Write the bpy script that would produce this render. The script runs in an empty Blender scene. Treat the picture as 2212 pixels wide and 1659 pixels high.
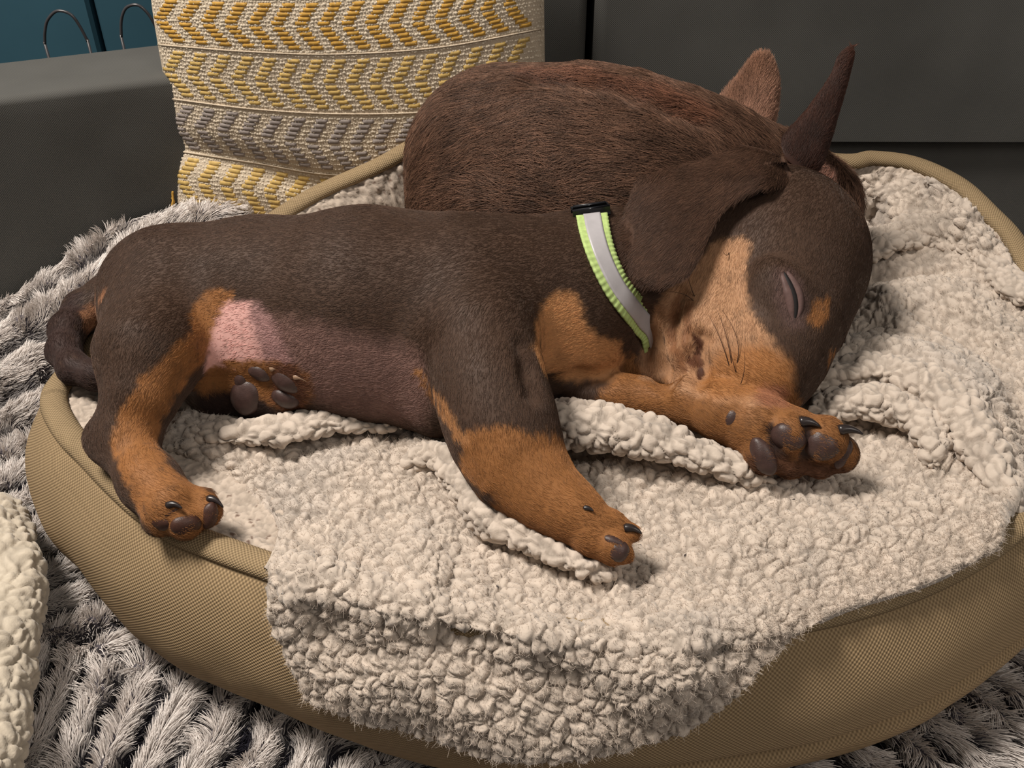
import bpy, math, random
import numpy as np
from mathutils import Vector, Matrix
from mathutils.bvhtree import BVHTree
from mathutils.kdtree import KDTree

rng = np.random.default_rng(7)
random.seed(7)
scene = bpy.context.scene
COL = scene.collection

# ------------------------------------------------------------------ camera
FPX, IW, IH = 2200.0, 2212, 1659
PITCH, DIST = math.radians(38), 0.56
TGT = np.array([0, 0, .13])
FWD = np.array([0, math.cos(PITCH), -math.sin(PITCH)])
UPV = np.array([0, math.sin(PITCH), math.cos(PITCH)])
RGT = np.array([1.0, 0, 0])
CAM = TGT - FWD * DIST
cd = bpy.data.cameras.new('camera')
cam = bpy.data.objects.new('camera', cd)
COL.objects.link(cam)
cam.location = CAM
cam.rotation_euler = (math.pi / 2 - PITCH, 0, 0)
cd.sensor_width = 36
cd.lens = 36 * FPX / IW
cd.clip_start = .01
scene.camera = cam

# ------------------------------------------------------------------ light
world = bpy.data.worlds.new('world')
scene.world = world
world.use_nodes = True
world.node_tree.nodes['Background'].inputs[0].default_value = (1.0, .93, .86, 1)
world.node_tree.nodes['Background'].inputs[1].default_value = .16


def area_light(name, loc, target, size, power, color):
    l = bpy.data.lights.new(name, 'AREA')
    l.shape = 'DISK'
    l.size = size
    l.energy = power
    l.color = color
    o = bpy.data.objects.new(name, l)
    COL.objects.link(o)
    o.location = loc
    o.rotation_euler = (Vector(target) - Vector(loc)).to_track_quat('-Z', 'Y').to_euler()
    return o


area_light('ceiling_lamp', (-.65, -.03, 1.45), (0, .05, .1),   .40, 30, (1.0, .93, .85))
area_light('room_lamp', (.9, -.9, 1.5), (0, .05, .1),   .6, 6, (1.0, .93, .85))

vs = scene.view_settings
vs.view_transform = 'Standard'
vs.look = 'None'
vs.gamma = 1
vs.exposure = 0.06
vs.use_curve_mapping = False


# ------------------------------------------------------------------ helpers
def ray(px, py):
    px = np.asarray(px, float); py = np.asarray(py, float)
    r = FWD + RGT * ((px - IW / 2) / FPX)[..., None] - UPV * ((py - IH / 2) / FPX)[..., None]
    return r


def P(px, py, z):
    "point of height z seen at pixel"
    r = ray(px, py)
    return CAM + r * ((z - CAM[2]) / r[..., 2])[..., None]


def PY(px, py, y):
    r = ray(px, py)
    return CAM + r * ((y - CAM[1]) / r[..., 1])[..., None]


def PD(px, py, d):
    return CAM + ray(px, py) * np.asarray(d)[..., None]


def dep(p):
    return (np.asarray(p) - CAM) @ FWD


def proj(p):
    q = np.asarray(p) - CAM
    d = q @ FWD
    return np.stack([IW / 2 + FPX * (q @ RGT) / d, IH / 2 - FPX * (q @ UPV) / d], -1), d


def s2l(r, g, b):
    def f(c):
        c /= 255.0
        return c / 12.92 if c <= .04045 else ((c + .055) / 1.055) ** 2.4
    return (f(r), f(g), f(b))


def smooth(e0, e1, x):
    t = np.clip((x - e0) / (e1 - e0), 0, 1)
    return t * t * (3 - 2 * t)


def hash01(i, j, k, s):
    n = (i * 374761393 + j * 668265263 + k * 2147483647 + s * 1274126177) & 0x7fffffff
    n = (n ^ (n >> 13)) * 1274126177 & 0x7fffffff
    n = (n ^ (n >> 16)) * 668265263 & 0x7fffffff
    return ((n ^ (n >> 15)) & 0xffffff) / float(0xffffff)


def vnoise(p, scale, seed=0):
    "smooth value noise in [-1,1]"
    q = np.asarray(p) / scale
    i = np.floor(q).astype(np.int64)
    f = q - i
    f = f * f * (3 - 2 * f)
    out = np.zeros(len(q))
    for a in (0, 1):
        for b in (0, 1):
            for c in (0, 1):
                w = (f[:, 0] if a else 1 - f[:, 0]) * (f[:, 1] if b else 1 - f[:, 1]) * (f[:, 2] if c else 1 - f[:, 2])
                out += w * hash01(i[:, 0] + a, i[:, 1] + b, i[:, 2] + c, seed)
    return out * 2 - 1


def voro(p, scale, seed=0, jit=.85):
    "jittered cells: nearest and second nearest distance (in cell units), cell random"
    q = np.asarray(p) / scale
    i0 = np.floor(q).astype(np.int64)
    d1 = np.full(len(q), 9.0); d2 = np.full(len(q), 9.0); rid = np.zeros(len(q))
    for a in (-1, 0, 1):
        for b in (-1, 0, 1):
            for c in (-1, 0, 1):
                ii = i0 + (a, b, c)
                h = [hash01(ii[:, 0], ii[:, 1], ii[:, 2], seed + 11 * s) for s in (1, 2, 3)]
                cpt = np.stack([ii[:, s] + .5 + (h[s] - .5) * jit for s in range(3)], -1)
                d = np.sqrt(((q - cpt) ** 2).sum(1))
                near = d < d1
                d2 = np.where(near, d1, np.minimum(d2, d))
                rid = np.where(near, h[0] * .37 + h[1] * .63, rid)
                d1 = np.where(near, d, d1)
    return d1, d2, rid


def nubs(p, size, seed):
    "height field of curled sherpa loops: rounded lumps with creases between, and finer curls on them"
    w = p + .42 * size * np.stack([vnoise(p, size * .9, seed + k) for k in (1, 2, 3)], -1) + .12 * size * np.stack([vnoise(p, size * .4, seed + k) for k in (4, 5, 6)], -1)
    d1, d2, r = voro(w, size, seed + 7, .95)
    dome = np.clip(1.0 - 1.25 * d1 * d1, .0, 1)
    crease = smooth(0, .24, d2 - d1)
    e1, e2, r2 = voro(w, size * .42, seed + 8, .95)
    curl = np.sqrt(np.clip(1.0 - e1 * e1, .02, 1))
    h = .58 * dome * (.75 + .5 * r) + .22 * crease + .26 * curl
    return h, crease, curl, r


def spline(pts, n, closed=False):
    "Catmull-Rom through points, n samples spaced by arc length"
    p = np.asarray(pts, float)
    if closed:
        q = np.concatenate([p[-1:], p, p[:2]])
    else:
        q = np.concatenate([2 * p[:1] - p[1:2], p, 2 * p[-1:] - p[-2:-1]])
    segs = len(q) - 3
    out = []
    for s in range(segs):
        t = np.linspace(0, 1, 24, endpoint=False)[:, None]
        a, b, c, d = q[s], q[s + 1], q[s + 2], q[s + 3]
        out.append(.5 * (2 * b + (c - a) * t + (2 * a - 5 * b + 4 * c - d) * t * t + (3 * b - a - 3 * c + d) * t ** 3))
    o = np.concatenate(out + [q[-2:-1]])
    L = np.concatenate([[0], np.cumsum(np.linalg.norm(np.diff(o, axis=0), axis=1))])
    tt = np.linspace(0, L[-1], n, endpoint=not closed)
    return np.stack([np.interp(tt, L, o[:, k]) for k in range(o.shape[1])], -1)


# ---- mesh objects
def new_mesh(name, verts, faces, mat=None, parent=None, smooth_shade=True, cols=None):
    "faces: (n,3)/(n,4) array or list of lists"
    me = bpy.data.meshes.new(name)
    verts = np.asarray(verts, np.float32)
    if isinstance(faces, np.ndarray):
        k = faces.shape[1]
        me.vertices.add(len(verts)); me.vertices.foreach_set('co', verts.ravel())
        me.loops.add(faces.size); me.loops.foreach_set('vertex_index', faces.astype(np.int32).ravel())
        me.polygons.add(len(faces)); me.polygons.foreach_set('loop_start', np.arange(0, faces.size, k, dtype=np.int32))
        me.update(calc_edges=True)
    else:
        me.from_pydata([tuple(v) for v in verts], [], faces)
    me.validate()
    if smooth_shade:
        me.polygons.foreach_set('use_smooth', np.ones(len(me.polygons), bool))
    if cols is not None:
        a = me.attributes.new('col', 'FLOAT_COLOR', 'POINT')
        c = np.ones((len(verts), 4), np.float32); c[:, :3] = cols
        a.data.foreach_set('color', c.ravel())
    o = bpy.data.objects.new(name, me)
    COL.objects.link(o)
    if mat: me.materials.append(mat)
    if parent is not None: set_parent(o, parent)
    me.update()
    return o


def set_parent(o, parent):
    o.parent = parent
    root = parent
    t = Vector(parent.location)
    while root.parent:
        root = root.parent
        t = Vector(root.location) if parent.type != 'EMPTY' else t
    if parent.type == 'EMPTY':
        o.matrix_parent_inverse = Matrix.Translation(-Vector(parent.location))


def thing(name, label, cat, loc, group=None):
    o = bpy.data.objects.new(name, None)
    o.empty_display_size = .03
    COL.objects.link(o)
    o.location = loc
    o['label'] = label; o['category'] = cat
    if group: o['group'] = group
    return o


def grid_faces(nu, nv, wrap_u=False):
    "verts index v*nu+u"
    u = np.arange(nu if wrap_u else nu - 1); v = np.arange(nv - 1)
    U, V = np.meshgrid(u, v)
    U2 = (U + 1) % nu
    return np.stack([V * nu + U, V * nu + U2, (V + 1) * nu + U2, (V + 1) * nu + U], -1).reshape(-1, 4)


def vert_normals(verts, faces):
    v = np.asarray(verts, float)
    a = v[faces[:, 2]] - v[faces[:, 0]]; b = v[faces[:, 3]] - v[faces[:, 1]]
    n = np.cross(a, b)
    out = np.zeros_like(v)
    for k in range(4):
        for c in range(3):
            out[:, c] += np.bincount(faces[:, k], n[:, c], len(v))
    return out / (np.linalg.norm(out, axis=1, keepdims=True) + 1e-12)


def tube(path, radii, nseg=10, caps=True):
    p = np.asarray(path, float); n = len(p)
    r = np.broadcast_to(np.asarray(radii, float), (n,))
    t = np.gradient(p, axis=0); t /= np.linalg.norm(t, axis=1, keepdims=True) + 1e-12
    ref = np.array([0, 0, 1.0]) if abs(t[0][2]) < .9 else np.array([1.0, 0, 0])
    a = np.cross(t[0], ref); a /= np.linalg.norm(a)
    V = []
    for k in range(n):
        a = a - t[k] * (a @ t[k]); a /= np.linalg.norm(a) + 1e-12
        b = np.cross(t[k], a)
        th = np.linspace(0, 2 * math.pi, nseg, endpoint=False)
        V.append(p[k] + r[k] * (np.cos(th)[:, None] * a + np.sin(th)[:, None] * b))
    V = np.concatenate(V)
    F = grid_faces(nseg, n, True)
    F = [list(map(int, f)) for f in F]
    if caps:
        F.append(list(range(nseg))[::-1]); F.append([(n - 1) * nseg + k for k in range(nseg)])
    return V, F


# ---- materials
def mat(name, base=None, rough=.8, attr=None, noise=None, bump=None, spec=.25, sheen=0, extra=None):
    m = bpy.data.materials.new(name)
    m.use_nodes = True
    nt = m.node_tree; N = nt.nodes; L = nt.links
    b = N['Principled BSDF']
    b.inputs['Roughness'].default_value = rough
    b.inputs['Specular IOR Level'].default_value = spec
    if sheen:
        b.inputs['Sheen Weight'].default_value = sheen
        b.inputs['Sheen Roughness'].default_value = .5
    src = None
    if attr:
        a = N.new('ShaderNodeAttribute'); a.attribute_name = attr
        src = a.outputs['Color']
    else:
        c = N.new('ShaderNodeRGB'); c.outputs[0].default_value = (*base, 1)
        src = c.outputs[0]
    tc = N.new('ShaderNodeTexCoord')
    if noise:
        sc, lo, hi = noise[:3]
        nz = N.new('ShaderNodeTexNoise'); nz.inputs['Scale'].default_value = sc
        nz.inputs['Detail'].default_value = 4
        L.new(tc.outputs['Object'], nz.inputs['Vector'])
        mr = N.new('ShaderNodeMapRange')
        mr.inputs['From Min'].default_value = .3; mr.inputs['From Max'].default_value = .7
        mr.inputs['To Min'].default_value = lo; mr.inputs['To Max'].default_value = hi
        L.new(nz.outputs['Fac'], mr.inputs['Value'])
        mx = N.new('ShaderNodeVectorMath'); mx.operation = 'SCALE'
        L.new(src, mx.inputs[0]); L.new(mr.outputs[0], mx.inputs['Scale'])
        src = mx.outputs[0]
    L.new(src, b.inputs['Base Color'])
    if bump:
        kind, sc, st, dist = bump
        if kind == 'noise':
            t = N.new('ShaderNodeTexNoise'); t.inputs['Scale'].default_value = sc; t.inputs['Detail'].default_value = 5
            out = t.outputs['Fac']
            L.new(tc.outputs['Object'], t.inputs['Vector'])
        bp = N.new('ShaderNodeBump'); bp.inputs['Strength'].default_value = st; bp.inputs['Distance'].default_value = dist
        L.new(out, bp.inputs['Height']); L.new(bp.outputs[0], b.inputs['Normal'])
    return m


def weave_mat(name, base, dark, freq, attr_uv='UVMap', strength=.6, dist=.0006, rough=.85, var=(6, .8, 1.15)):
    "plain weave of crossing threads, from the mesh's own UVs in metres"
    m = bpy.data.materials.new(name); m.use_nodes = True
    nt = m.node_tree; N = nt.nodes; L = nt.links
    b = N['Principled BSDF']; b.inputs['Roughness'].default_value = rough
    b.inputs['Specular IOR Level'].default_value = .2
    uv = N.new('ShaderNodeUVMap'); uv.uv_map = attr_uv
    sep = N.new('ShaderNodeSeparateXYZ'); L.new(uv.outputs[0], sep.inputs[0])

    def sine(sock, f):
        a = N.new('ShaderNodeMath'); a.operation = 'MULTIPLY'; a.inputs[1].default_value = f * 2 * math.pi; L.new(sock, a.inputs[0])
        s = N.new('ShaderNodeMath'); s.operation = 'SINE'; L.new(a.outputs[0], s.inputs[0]); return s.outputs[0]
    su, sv = sine(sep.outputs[0], freq), sine(sep.outputs[1], freq)
    mu = N.new('ShaderNodeMath'); mu.operation = 'MULTIPLY'; L.new(su, mu.inputs[0]); L.new(sv, mu.inputs[1])
    mr = N.new('ShaderNodeMapRange'); mr.inputs['From Min'].default_value = -1; L.new(mu.outputs[0], mr.inputs['Value'])
    tc = N.new('ShaderNodeTexCoord')
    nz = N.new('ShaderNodeTexNoise'); nz.inputs['Scale'].default_value = var[0]; nz.inputs['Detail'].default_value = 5
    L.new(tc.outputs['Object'], nz.inputs['Vector'])
    mx = N.new('ShaderNodeMix'); mx.data_type = 'RGBA'
    mx.inputs[6].default_value = (*dark, 1); mx.inputs[7].default_value = (*base, 1)
    L.new(mr.outputs[0], mx.inputs[0])
    m2 = N.new('ShaderNodeMapRange'); m2.inputs['From Min'].default_value = .3; m2.inputs['From Max'].default_value = .7
    m2.inputs['To Min'].default_value = var[1]; m2.inputs['To Max'].default_value = var[2]
    L.new(nz.outputs['Fac'], m2.inputs['Value'])
    sc = N.new('ShaderNodeVectorMath'); sc.operation = 'SCALE'
    L.new(mx.outputs[2], sc.inputs[0]); L.new(m2.outputs[0], sc.inputs['Scale'])
    L.new(sc.outputs[0], b.inputs['Base Color'])
    bp = N.new('ShaderNodeBump'); bp.inputs['Strength'].default_value = strength; bp.inputs['Distance'].default_value = dist
    L.new(mu.outputs[0], bp.inputs['Height']); L.new(bp.outputs[0], b.inputs['Normal'])
    return m


def set_uv(o, uv):
    "uv per vertex"
    me = o.data
    l = me.uv_layers.new(name='UVMap')
    vi = np.empty(len(me.loops), np.int32); me.loops.foreach_get('vertex_index', vi)
    l.data.foreach_set('uv', np.asarray(uv, np.float32)[vi].ravel())


def hair_mat(name, rough=.5, spec=.3, transl=0):
    m = bpy.data.materials.new(name); m.use_nodes = True
    nt = m.node_tree; N = nt.nodes; L = nt.links
    b = N['Principled BSDF']; b.inputs['Roughness'].default_value = rough
    b.inputs['Specular IOR Level'].default_value = spec
    a = N.new('ShaderNodeAttribute'); a.attribute_name = 'hcol'
    t = N.new('ShaderNodeAttribute'); t.attribute_name = 'tcol'
    h = N.new('ShaderNodeHairInfo')
    mx = N.new('ShaderNodeMix'); mx.data_type = 'RGBA'
    L.new(h.outputs['Intercept'], mx.inputs[0]); L.new(a.outputs['Color'], mx.inputs[6]); L.new(t.outputs['Color'], mx.inputs[7])
    L.new(mx.outputs[2], b.inputs['Base Color'])
    return m


def hair(name, pts, rad, rcol, tcol, material, parent):
    "pts (n,k,3); rad (n,) root radius"
    n, k = pts.shape[:2]
    hc = bpy.data.hair_curves.new(name)
    hc.add_curves([k] * n)
    hc.attributes.get('position') or hc.attributes.new('position', 'FLOAT_VECTOR', 'POINT')
    hc.attributes['position'].data.foreach_set('vector', pts.astype(np.float32).ravel())
    ra = hc.attributes.get('radius') or hc.attributes.new('radius', 'FLOAT', 'POINT')
    prof = np.linspace(1, .35, k)
    ra.data.foreach_set('value', (rad[:, None] * prof[None]).astype(np.float32).ravel())
    for nm, c in (('hcol', rcol), ('tcol', tcol)):
        a = hc.attributes.new(nm, 'FLOAT_COLOR', 'CURVE')
        cc = np.ones((n, 4), np.float32); cc[:, :3] = c
        a.data.foreach_set('color', cc.ravel())
    hc.materials.append(material)
    o = bpy.data.objects.new(name, hc)
    COL.objects.link(o)
    set_parent(o, parent)
    o['kind'] = 'stuff'
    return o


# ---- implicit bodies
class Body:
    def __init__(s, lo, hi, h):
        s.h = h; s.lo = np.array(lo, float)
        s.n = np.ceil((np.array(hi) - s.lo) / h).astype(int) + 1
        s.F = np.full(s.n, .04, np.float32)
        s.flow = []

    def _box(s, lo, hi):
        a = np.clip(np.floor((lo - s.lo) / s.h).astype(int), 0, s.n - 1)
        b = np.clip(np.ceil((hi - s.lo) / s.h).astype(int) + 1, 1, s.n)
        sl = tuple(slice(a[k], b[k]) for k in range(3))
        ax = [(s.lo[k] + s.h * np.arange(a[k], b[k])).astype(np.float32) for k in range(3)]
        return sl, ax[0][:, None, None], ax[1][None, :, None], ax[2][None, None, :]

    def _comb(s, sl, d, k, sub):
        A = s.F[sl]
        if sub:
            hh = np.maximum(k - np.abs(A + d), 0) / k
            s.F[sl] = np.maximum(A, -d) + hh * hh * k / 4
        else:
            hh = np.maximum(k - np.abs(A - d), 0) / k
            s.F[sl] = np.minimum(A, d) - hh * hh * k / 4

    def cone(s, a, b, ra, rb, k=.012, sub=False, flow=True):
        a = np.asarray(a, float); b = np.asarray(b, float)
        R = max(ra, rb) + k + 3 * s.h
        sl, X, Y, Z = s._box(np.minimum(a, b) - R, np.maximum(a, b) + R)
        ab = b - a; L2 = ab @ ab + 1e-12
        t = np.clip(((X - a[0]) * ab[0] + (Y - a[1]) * ab[1] + (Z - a[2]) * ab[2]) / L2, 0, 1)
        d = np.sqrt((X - a[0] - t * ab[0]) ** 2 + (Y - a[1] - t * ab[1]) ** 2 + (Z - a[2] - t * ab[2]) ** 2) - (ra + (rb - ra) * t)
        s._comb(sl, d, k, sub)
        if flow and not sub and L2 > 1e-8:
            s.flow.append(((a + b) / 2, ab / math.sqrt(L2), (ra + rb) / 2 + math.sqrt(L2) / 2))

    def ell(s, c, axes, radii, k=.012, sub=False):
        "axes rows: unit vectors"
        c = np.asarray(c, float); radii = np.asarray(radii, float)
        R = radii.max() + k + 3 * s.h
        sl, X, Y, Z = s._box(c - R, c + R)
        dx, dy, dz = X - c[0], Y - c[1], Z - c[2]
        k0 = 0; k1 = 0
        for ax, r in zip(axes, radii):
            q = dx * ax[0] + dy * ax[1] + dz * ax[2]
            k0 = k0 + (q / r) ** 2; k1 = k1 + (q / (r * r)) ** 2
        k0 = np.sqrt(k0); d = k0 * (k0 - 1) / (np.sqrt(k1) + 1e-9)
        s._comb(sl, d, k, sub)

    # pixel-authored shapes: (px, py, z, radius px)
    def chain(s, pts, k=.012, sub=False, flow=True):
        q = []
        for (px, py, z, r) in pts:
            c = P(px, py, z); q.append((c, r * dep(c) / FPX))
        for (a, ra), (b, rb) in zip(q[:-1], q[1:]):
            s.cone(a, b, ra, rb, k, sub, flow)

    def blob(s, px, py, z, rx, ry, rz, rot=0, k=.012, sub=False, c=None):
        c = P(px, py, z) if c is None else c
        sc = dep(c) / FPX
        a = math.radians(rot)
        ax = [RGT * math.cos(a) - UPV * math.sin(a), RGT * math.sin(a) + UPV * math.cos(a), FWD]
        s.ell(c, ax, np.array([rx, ry, rz]) * sc, k, sub)

    def sample(s, p):
        q = np.clip((np.asarray(p) - s.lo) / s.h, 0, s.n - 1.001)
        i = q.astype(int); f = q - i
        out = 0
        for a in (0, 1):
            for b in (0, 1):
                for c in (0, 1):
                    w = (f[:, 0] if a else 1 - f[:, 0]) * (f[:, 1] if b else 1 - f[:, 1]) * (f[:, 2] if c else 1 - f[:, 2])
                    out = out + w * s.F[i[:, 0] + a, i[:, 1] + b, i[:, 2] + c]
        return out

    def cast(s, px, py):
        "depth of the first hit per pixel (nan = miss)"
        r = ray(px, py).reshape(-1, 3)
        d = np.full(len(r), .30); hit = np.zeros(len(r), bool)
        for _ in range(500):
            f = s.sample(CAM + r * d[:, None])
            hit = hit | (f < .0002)
            d = np.where(hit, d, d + np.maximum(np.minimum(f, .004) * .7, .0003))
            if (hit | (d > 1.1)).all(): break
        return np.where(hit, d, np.nan)

    def grad(s, p):
        e = s.h
        g = np.stack([s.sample(p + np.eye(3)[k] * e) - s.sample(p - np.eye(3)[k] * e) for k in range(3)], -1)
        return g / (np.linalg.norm(g, axis=1, keepdims=True) + 1e-9)

    def mesh(s):
        F = s.F; n = s.n
        ins = F < 0
        cnt = np.zeros(n - 1, np.int8)
        offs = [(a, b, c) for a in (0, 1) for b in (0, 1) for c in (0, 1)]
        for a, b, c in offs:
            cnt += ins[a:n[0] - 1 + a, b:n[1] - 1 + b, c:n[2] - 1 + c]
        cells = np.argwhere((cnt > 0) & (cnt < 8))
        val = np.stack([F[cells[:, 0] + a, cells[:, 1] + b, cells[:, 2] + c] for a, b, c in offs], -1)
        acc = np.zeros((len(cells), 3)); m = np.zeros(len(cells))
        for i, o1 in enumerate(offs):
            for j in range(i + 1, 8):
                o2 = offs[j]
                if sum(abs(o1[q] - o2[q]) for q in range(3)) != 1: continue
                va, vb = val[:, i], val[:, j]
                cr = (va < 0) != (vb < 0)
                t = np.where(cr, va / np.where(cr, va - vb, 1), 0)
                pt = np.array(o1) + t[:, None] * (np.array(o2) - np.array(o1))
                acc += np.where(cr[:, None], pt, 0); m += cr
        V = s.lo + s.h * (cells + acc / m[:, None])
        idx = np.full(n - 1, -1, np.int32)
        idx[tuple(cells.T)] = np.arange(len(cells))
        faces = []
        for ax in range(3):
            o = [1, 1, 1]; o[ax] = 0
            sl = [slice(1, n[q] - 1) if q != ax else slice(0, n[q] - 1) for q in range(3)]
            sl2 = [slice(1, n[q] - 1) if q != ax else slice(1, n[q]) for q in range(3)]
            A = ins[tuple(sl)]; B = ins[tuple(sl2)]
            e = np.argwhere(A != B)
            up = A[tuple(e.T)]
            base = e.copy()
            u, v = (ax + 1) % 3, (ax + 2) % 3
            base[:, u] += 1; base[:, v] += 1

            def g(du, dv):
                q = base.copy(); q[:, u] -= du; q[:, v] -= dv
                return idx[tuple(q.T)]
            f = np.stack([g(1, 1), g(0, 1), g(0, 0), g(1, 0)], -1)
            f[~up] = f[~up][:, ::-1]
            faces.append(f)
        faces = np.concatenate(faces)
        faces = faces[(faces >= 0).all(1)]
        # relax a little
        E = np.concatenate([faces[:, [0, 1]], faces[:, [1, 2]], faces[:, [2, 3]], faces[:, [3, 0]]])
        deg = np.bincount(E[:, 0], minlength=len(V)) + np.bincount(E[:, 1], minlength=len(V))
        for lam in (.5, -.52, .5, -.52):
            av = np.stack([np.bincount(E[:, 0], V[E[:, 1], c], len(V)) + np.bincount(E[:, 1], V[E[:, 0], c], len(V)) for c in range(3)], -1) / deg[:, None]
            V = V + lam * (av - V)
        return V, faces

    def flow_at(s, p):
        w = np.zeros(len(p)); d = np.zeros((len(p), 3))
        for c, dr, r in s.flow:
            ww = np.exp(-(((p - c) ** 2).sum(1)) / (r * r * .9))
            d += ww[:, None] * dr; w += ww
        return d / (w[:, None] + 1e-9)


def in_poly(px, py, poly):
    poly = np.asarray(poly, float)
    x, y = poly[:, 0], poly[:, 1]
    ins = np.zeros(len(px), bool); j = len(poly) - 1
    for i in range(len(poly)):
        c = ((y[i] > py) != (y[j] > py)) & (px < (x[j] - x[i]) * (py - y[i]) / (y[j] - y[i] + 1e-12) + x[i])
        ins ^= c; j = i
    return ins


def patch_points(body, poly, step=9):
    "points on the body's surface inside an outline: a coat marking"
    poly = np.asarray(poly, float)
    xs = np.arange(poly[:, 0].min(), poly[:, 0].max() + step, step)
    ys = np.arange(poly[:, 1].min(), poly[:, 1].max() + step, step)
    X, Y = np.meshgrid(xs, ys); X = X.ravel(); Y = Y.ravel()
    k = in_poly(X, Y, poly)
    X, Y = X[k], Y[k]
    d = body.cast(X, Y)
    ok = ~np.isnan(d)
    return PD(X[ok], Y[ok], d[ok])


def near(V, pts, rmax):
    "distance to the nearest of pts (rmax where farther)"
    out = np.full(len(V), rmax)
    lo = pts.min(0) - rmax; hi = pts.max(0) + rmax
    sel = np.flatnonzero(((V > lo) & (V < hi)).all(1))
    kd = KDTree(len(pts))
    for i, q in enumerate(pts): kd.insert(q, i)
    kd.balance()
    for i in sel: out[i] = min(rmax, kd.find(V[i])[2])
    return out


def paint(V, base, body, marks, legs=()):
    "coat colour at every vertex: base colour, then markings as patches lying on the skin"
    C = np.tile(np.array(base), (len(V), 1))
    wob = vnoise(V, .004, 3) * .0012 + vnoise(V, .0016, 5) * .0014
    for line, r, col in legs:
        q = np.array([P(*a) for a in line]); best = np.full(len(V), 1.0)
        for a, b in zip(q[:-1], q[1:]):
            ab = b - a; t = ((V - a) @ ab) / (ab @ ab)
            dd = np.linalg.norm(V - a - np.clip(t, 0, 1)[:, None] * ab, axis=1)
            best = np.minimum(best, dd)
        rr = r * dep(q[0]) / FPX
        w = 1 - smooth(rr - .004, rr, best + 2 * wob)
        ab = q[1] - q[0]
        w *= smooth(-.006, .004, (V - q[0]) @ ab / np.linalg.norm(ab))
        C = C * (1 - w[:, None]) + np.array(col) * w[:, None]
    for poly, col, soft, *st in marks:
        pts = patch_points(body, poly, *st)
        if len(pts) == 0: continue
        d = near(V, pts, .02) + wob
        w = 1 - smooth(.0012, .0012 + soft, d)
        C = C * (1 - w[:, None]) + np.array(col) * w[:, None]
    return C


def fur_on(V, Fq, C, body, n, length, rad, lift, name, material, parent, jitter=.25, tipgain=1.25, density=None, k=4, cull=-.25, cvar=.25):
    Nn = vert_normals(V, Fq)
    cen = V[Fq].mean(1)
    fn = np.cross(V[Fq[:, 2]] - V[Fq[:, 0]], V[Fq[:, 3]] - V[Fq[:, 1]])
    ar = np.linalg.norm(fn, axis=1)
    fn = fn / (ar[:, None] + 1e-12)
    view = CAM - cen; view /= np.linalg.norm(view, axis=1, keepdims=True)
    ar = ar * ((fn * view).sum(1) > cull)
    pp, dd = proj(cen)
    ar = ar * ((pp[:, 0] > -150) & (pp[:, 0] < IW + 150) & (pp[:, 1] > -150) & (pp[:, 1] < IH + 150))
    if density is not None: ar = ar * density[Fq].mean(1)
    f = rng.choice(len(Fq), n, p=ar / ar.sum())
    u, v = rng.random(n)[:, None], rng.random(n)[:, None]
    q = Fq[f]

    def bil(A): return (A[q[:, 0]] * (1 - u) + A[q[:, 1]] * u) * (1 - v) + (A[q[:, 3]] * (1 - u) + A[q[:, 2]] * u) * v
    p = bil(V); nn = bil(Nn); cc = bil(C)
    nn /= np.linalg.norm(nn, axis=1, keepdims=True)
    fl = body.flow_at(p) if body is not None else np.tile([0, -1.0, 0], (n, 1))
    fl = fl / (np.linalg.norm(fl, axis=1, keepdims=True) + 1e-6) + rng.normal(0, jitter, (n, 3))
    # slow waves in the lie of the coat
    fl += .35 * np.stack([vnoise(p, .02, 21), vnoise(p, .02, 22), vnoise(p, .02, 23)], -1)
    fl -= nn * (fl * nn).sum(1, keepdims=True)
    fl /= np.linalg.norm(fl, axis=1, keepdims=True) + 1e-6
    L = length * (.6 + .7 * rng.random(n))
    if np.ndim(length): L = np.asarray(length)
    pts = np.zeros((n, k, 3))
    for i in range(k):
        t = i / (k - 1)
        pts[:, i] = p + fl * (L * t)[:, None] + nn * (L * lift * (t - .55 * t * t) - .0003 * (i == 0))[:, None]
    var = 1 + cvar * rng.normal(0, 1, n)
    var *= 1 + cvar * vnoise(p, .005, 31)
    var = np.clip(var, .3, 2.2)[:, None]
    return hair(name, pts, rad * (.7 + .6 * rng.random(n)), cc * var * .9, cc * var * tipgain, material, parent)


# ------------------------------------------------------------------ sofa and wall
M_SOFA = weave_mat('charcoal_upholstery', s2l(92, 91, 87), s2l(70, 69, 67), 1 / .0016, strength=.25, dist=.0003, rough=.9, var=(9, .82, 1.12))
M_WALL = mat('teal_paint', s2l(50, 84, 98), .55, noise=(7, .85, 1.1), spec=.3)
M_WIRE = mat('blackened_wire', s2l(58, 56, 58), .3, noise=(80, .7, 1.2), spec=.6)


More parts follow.
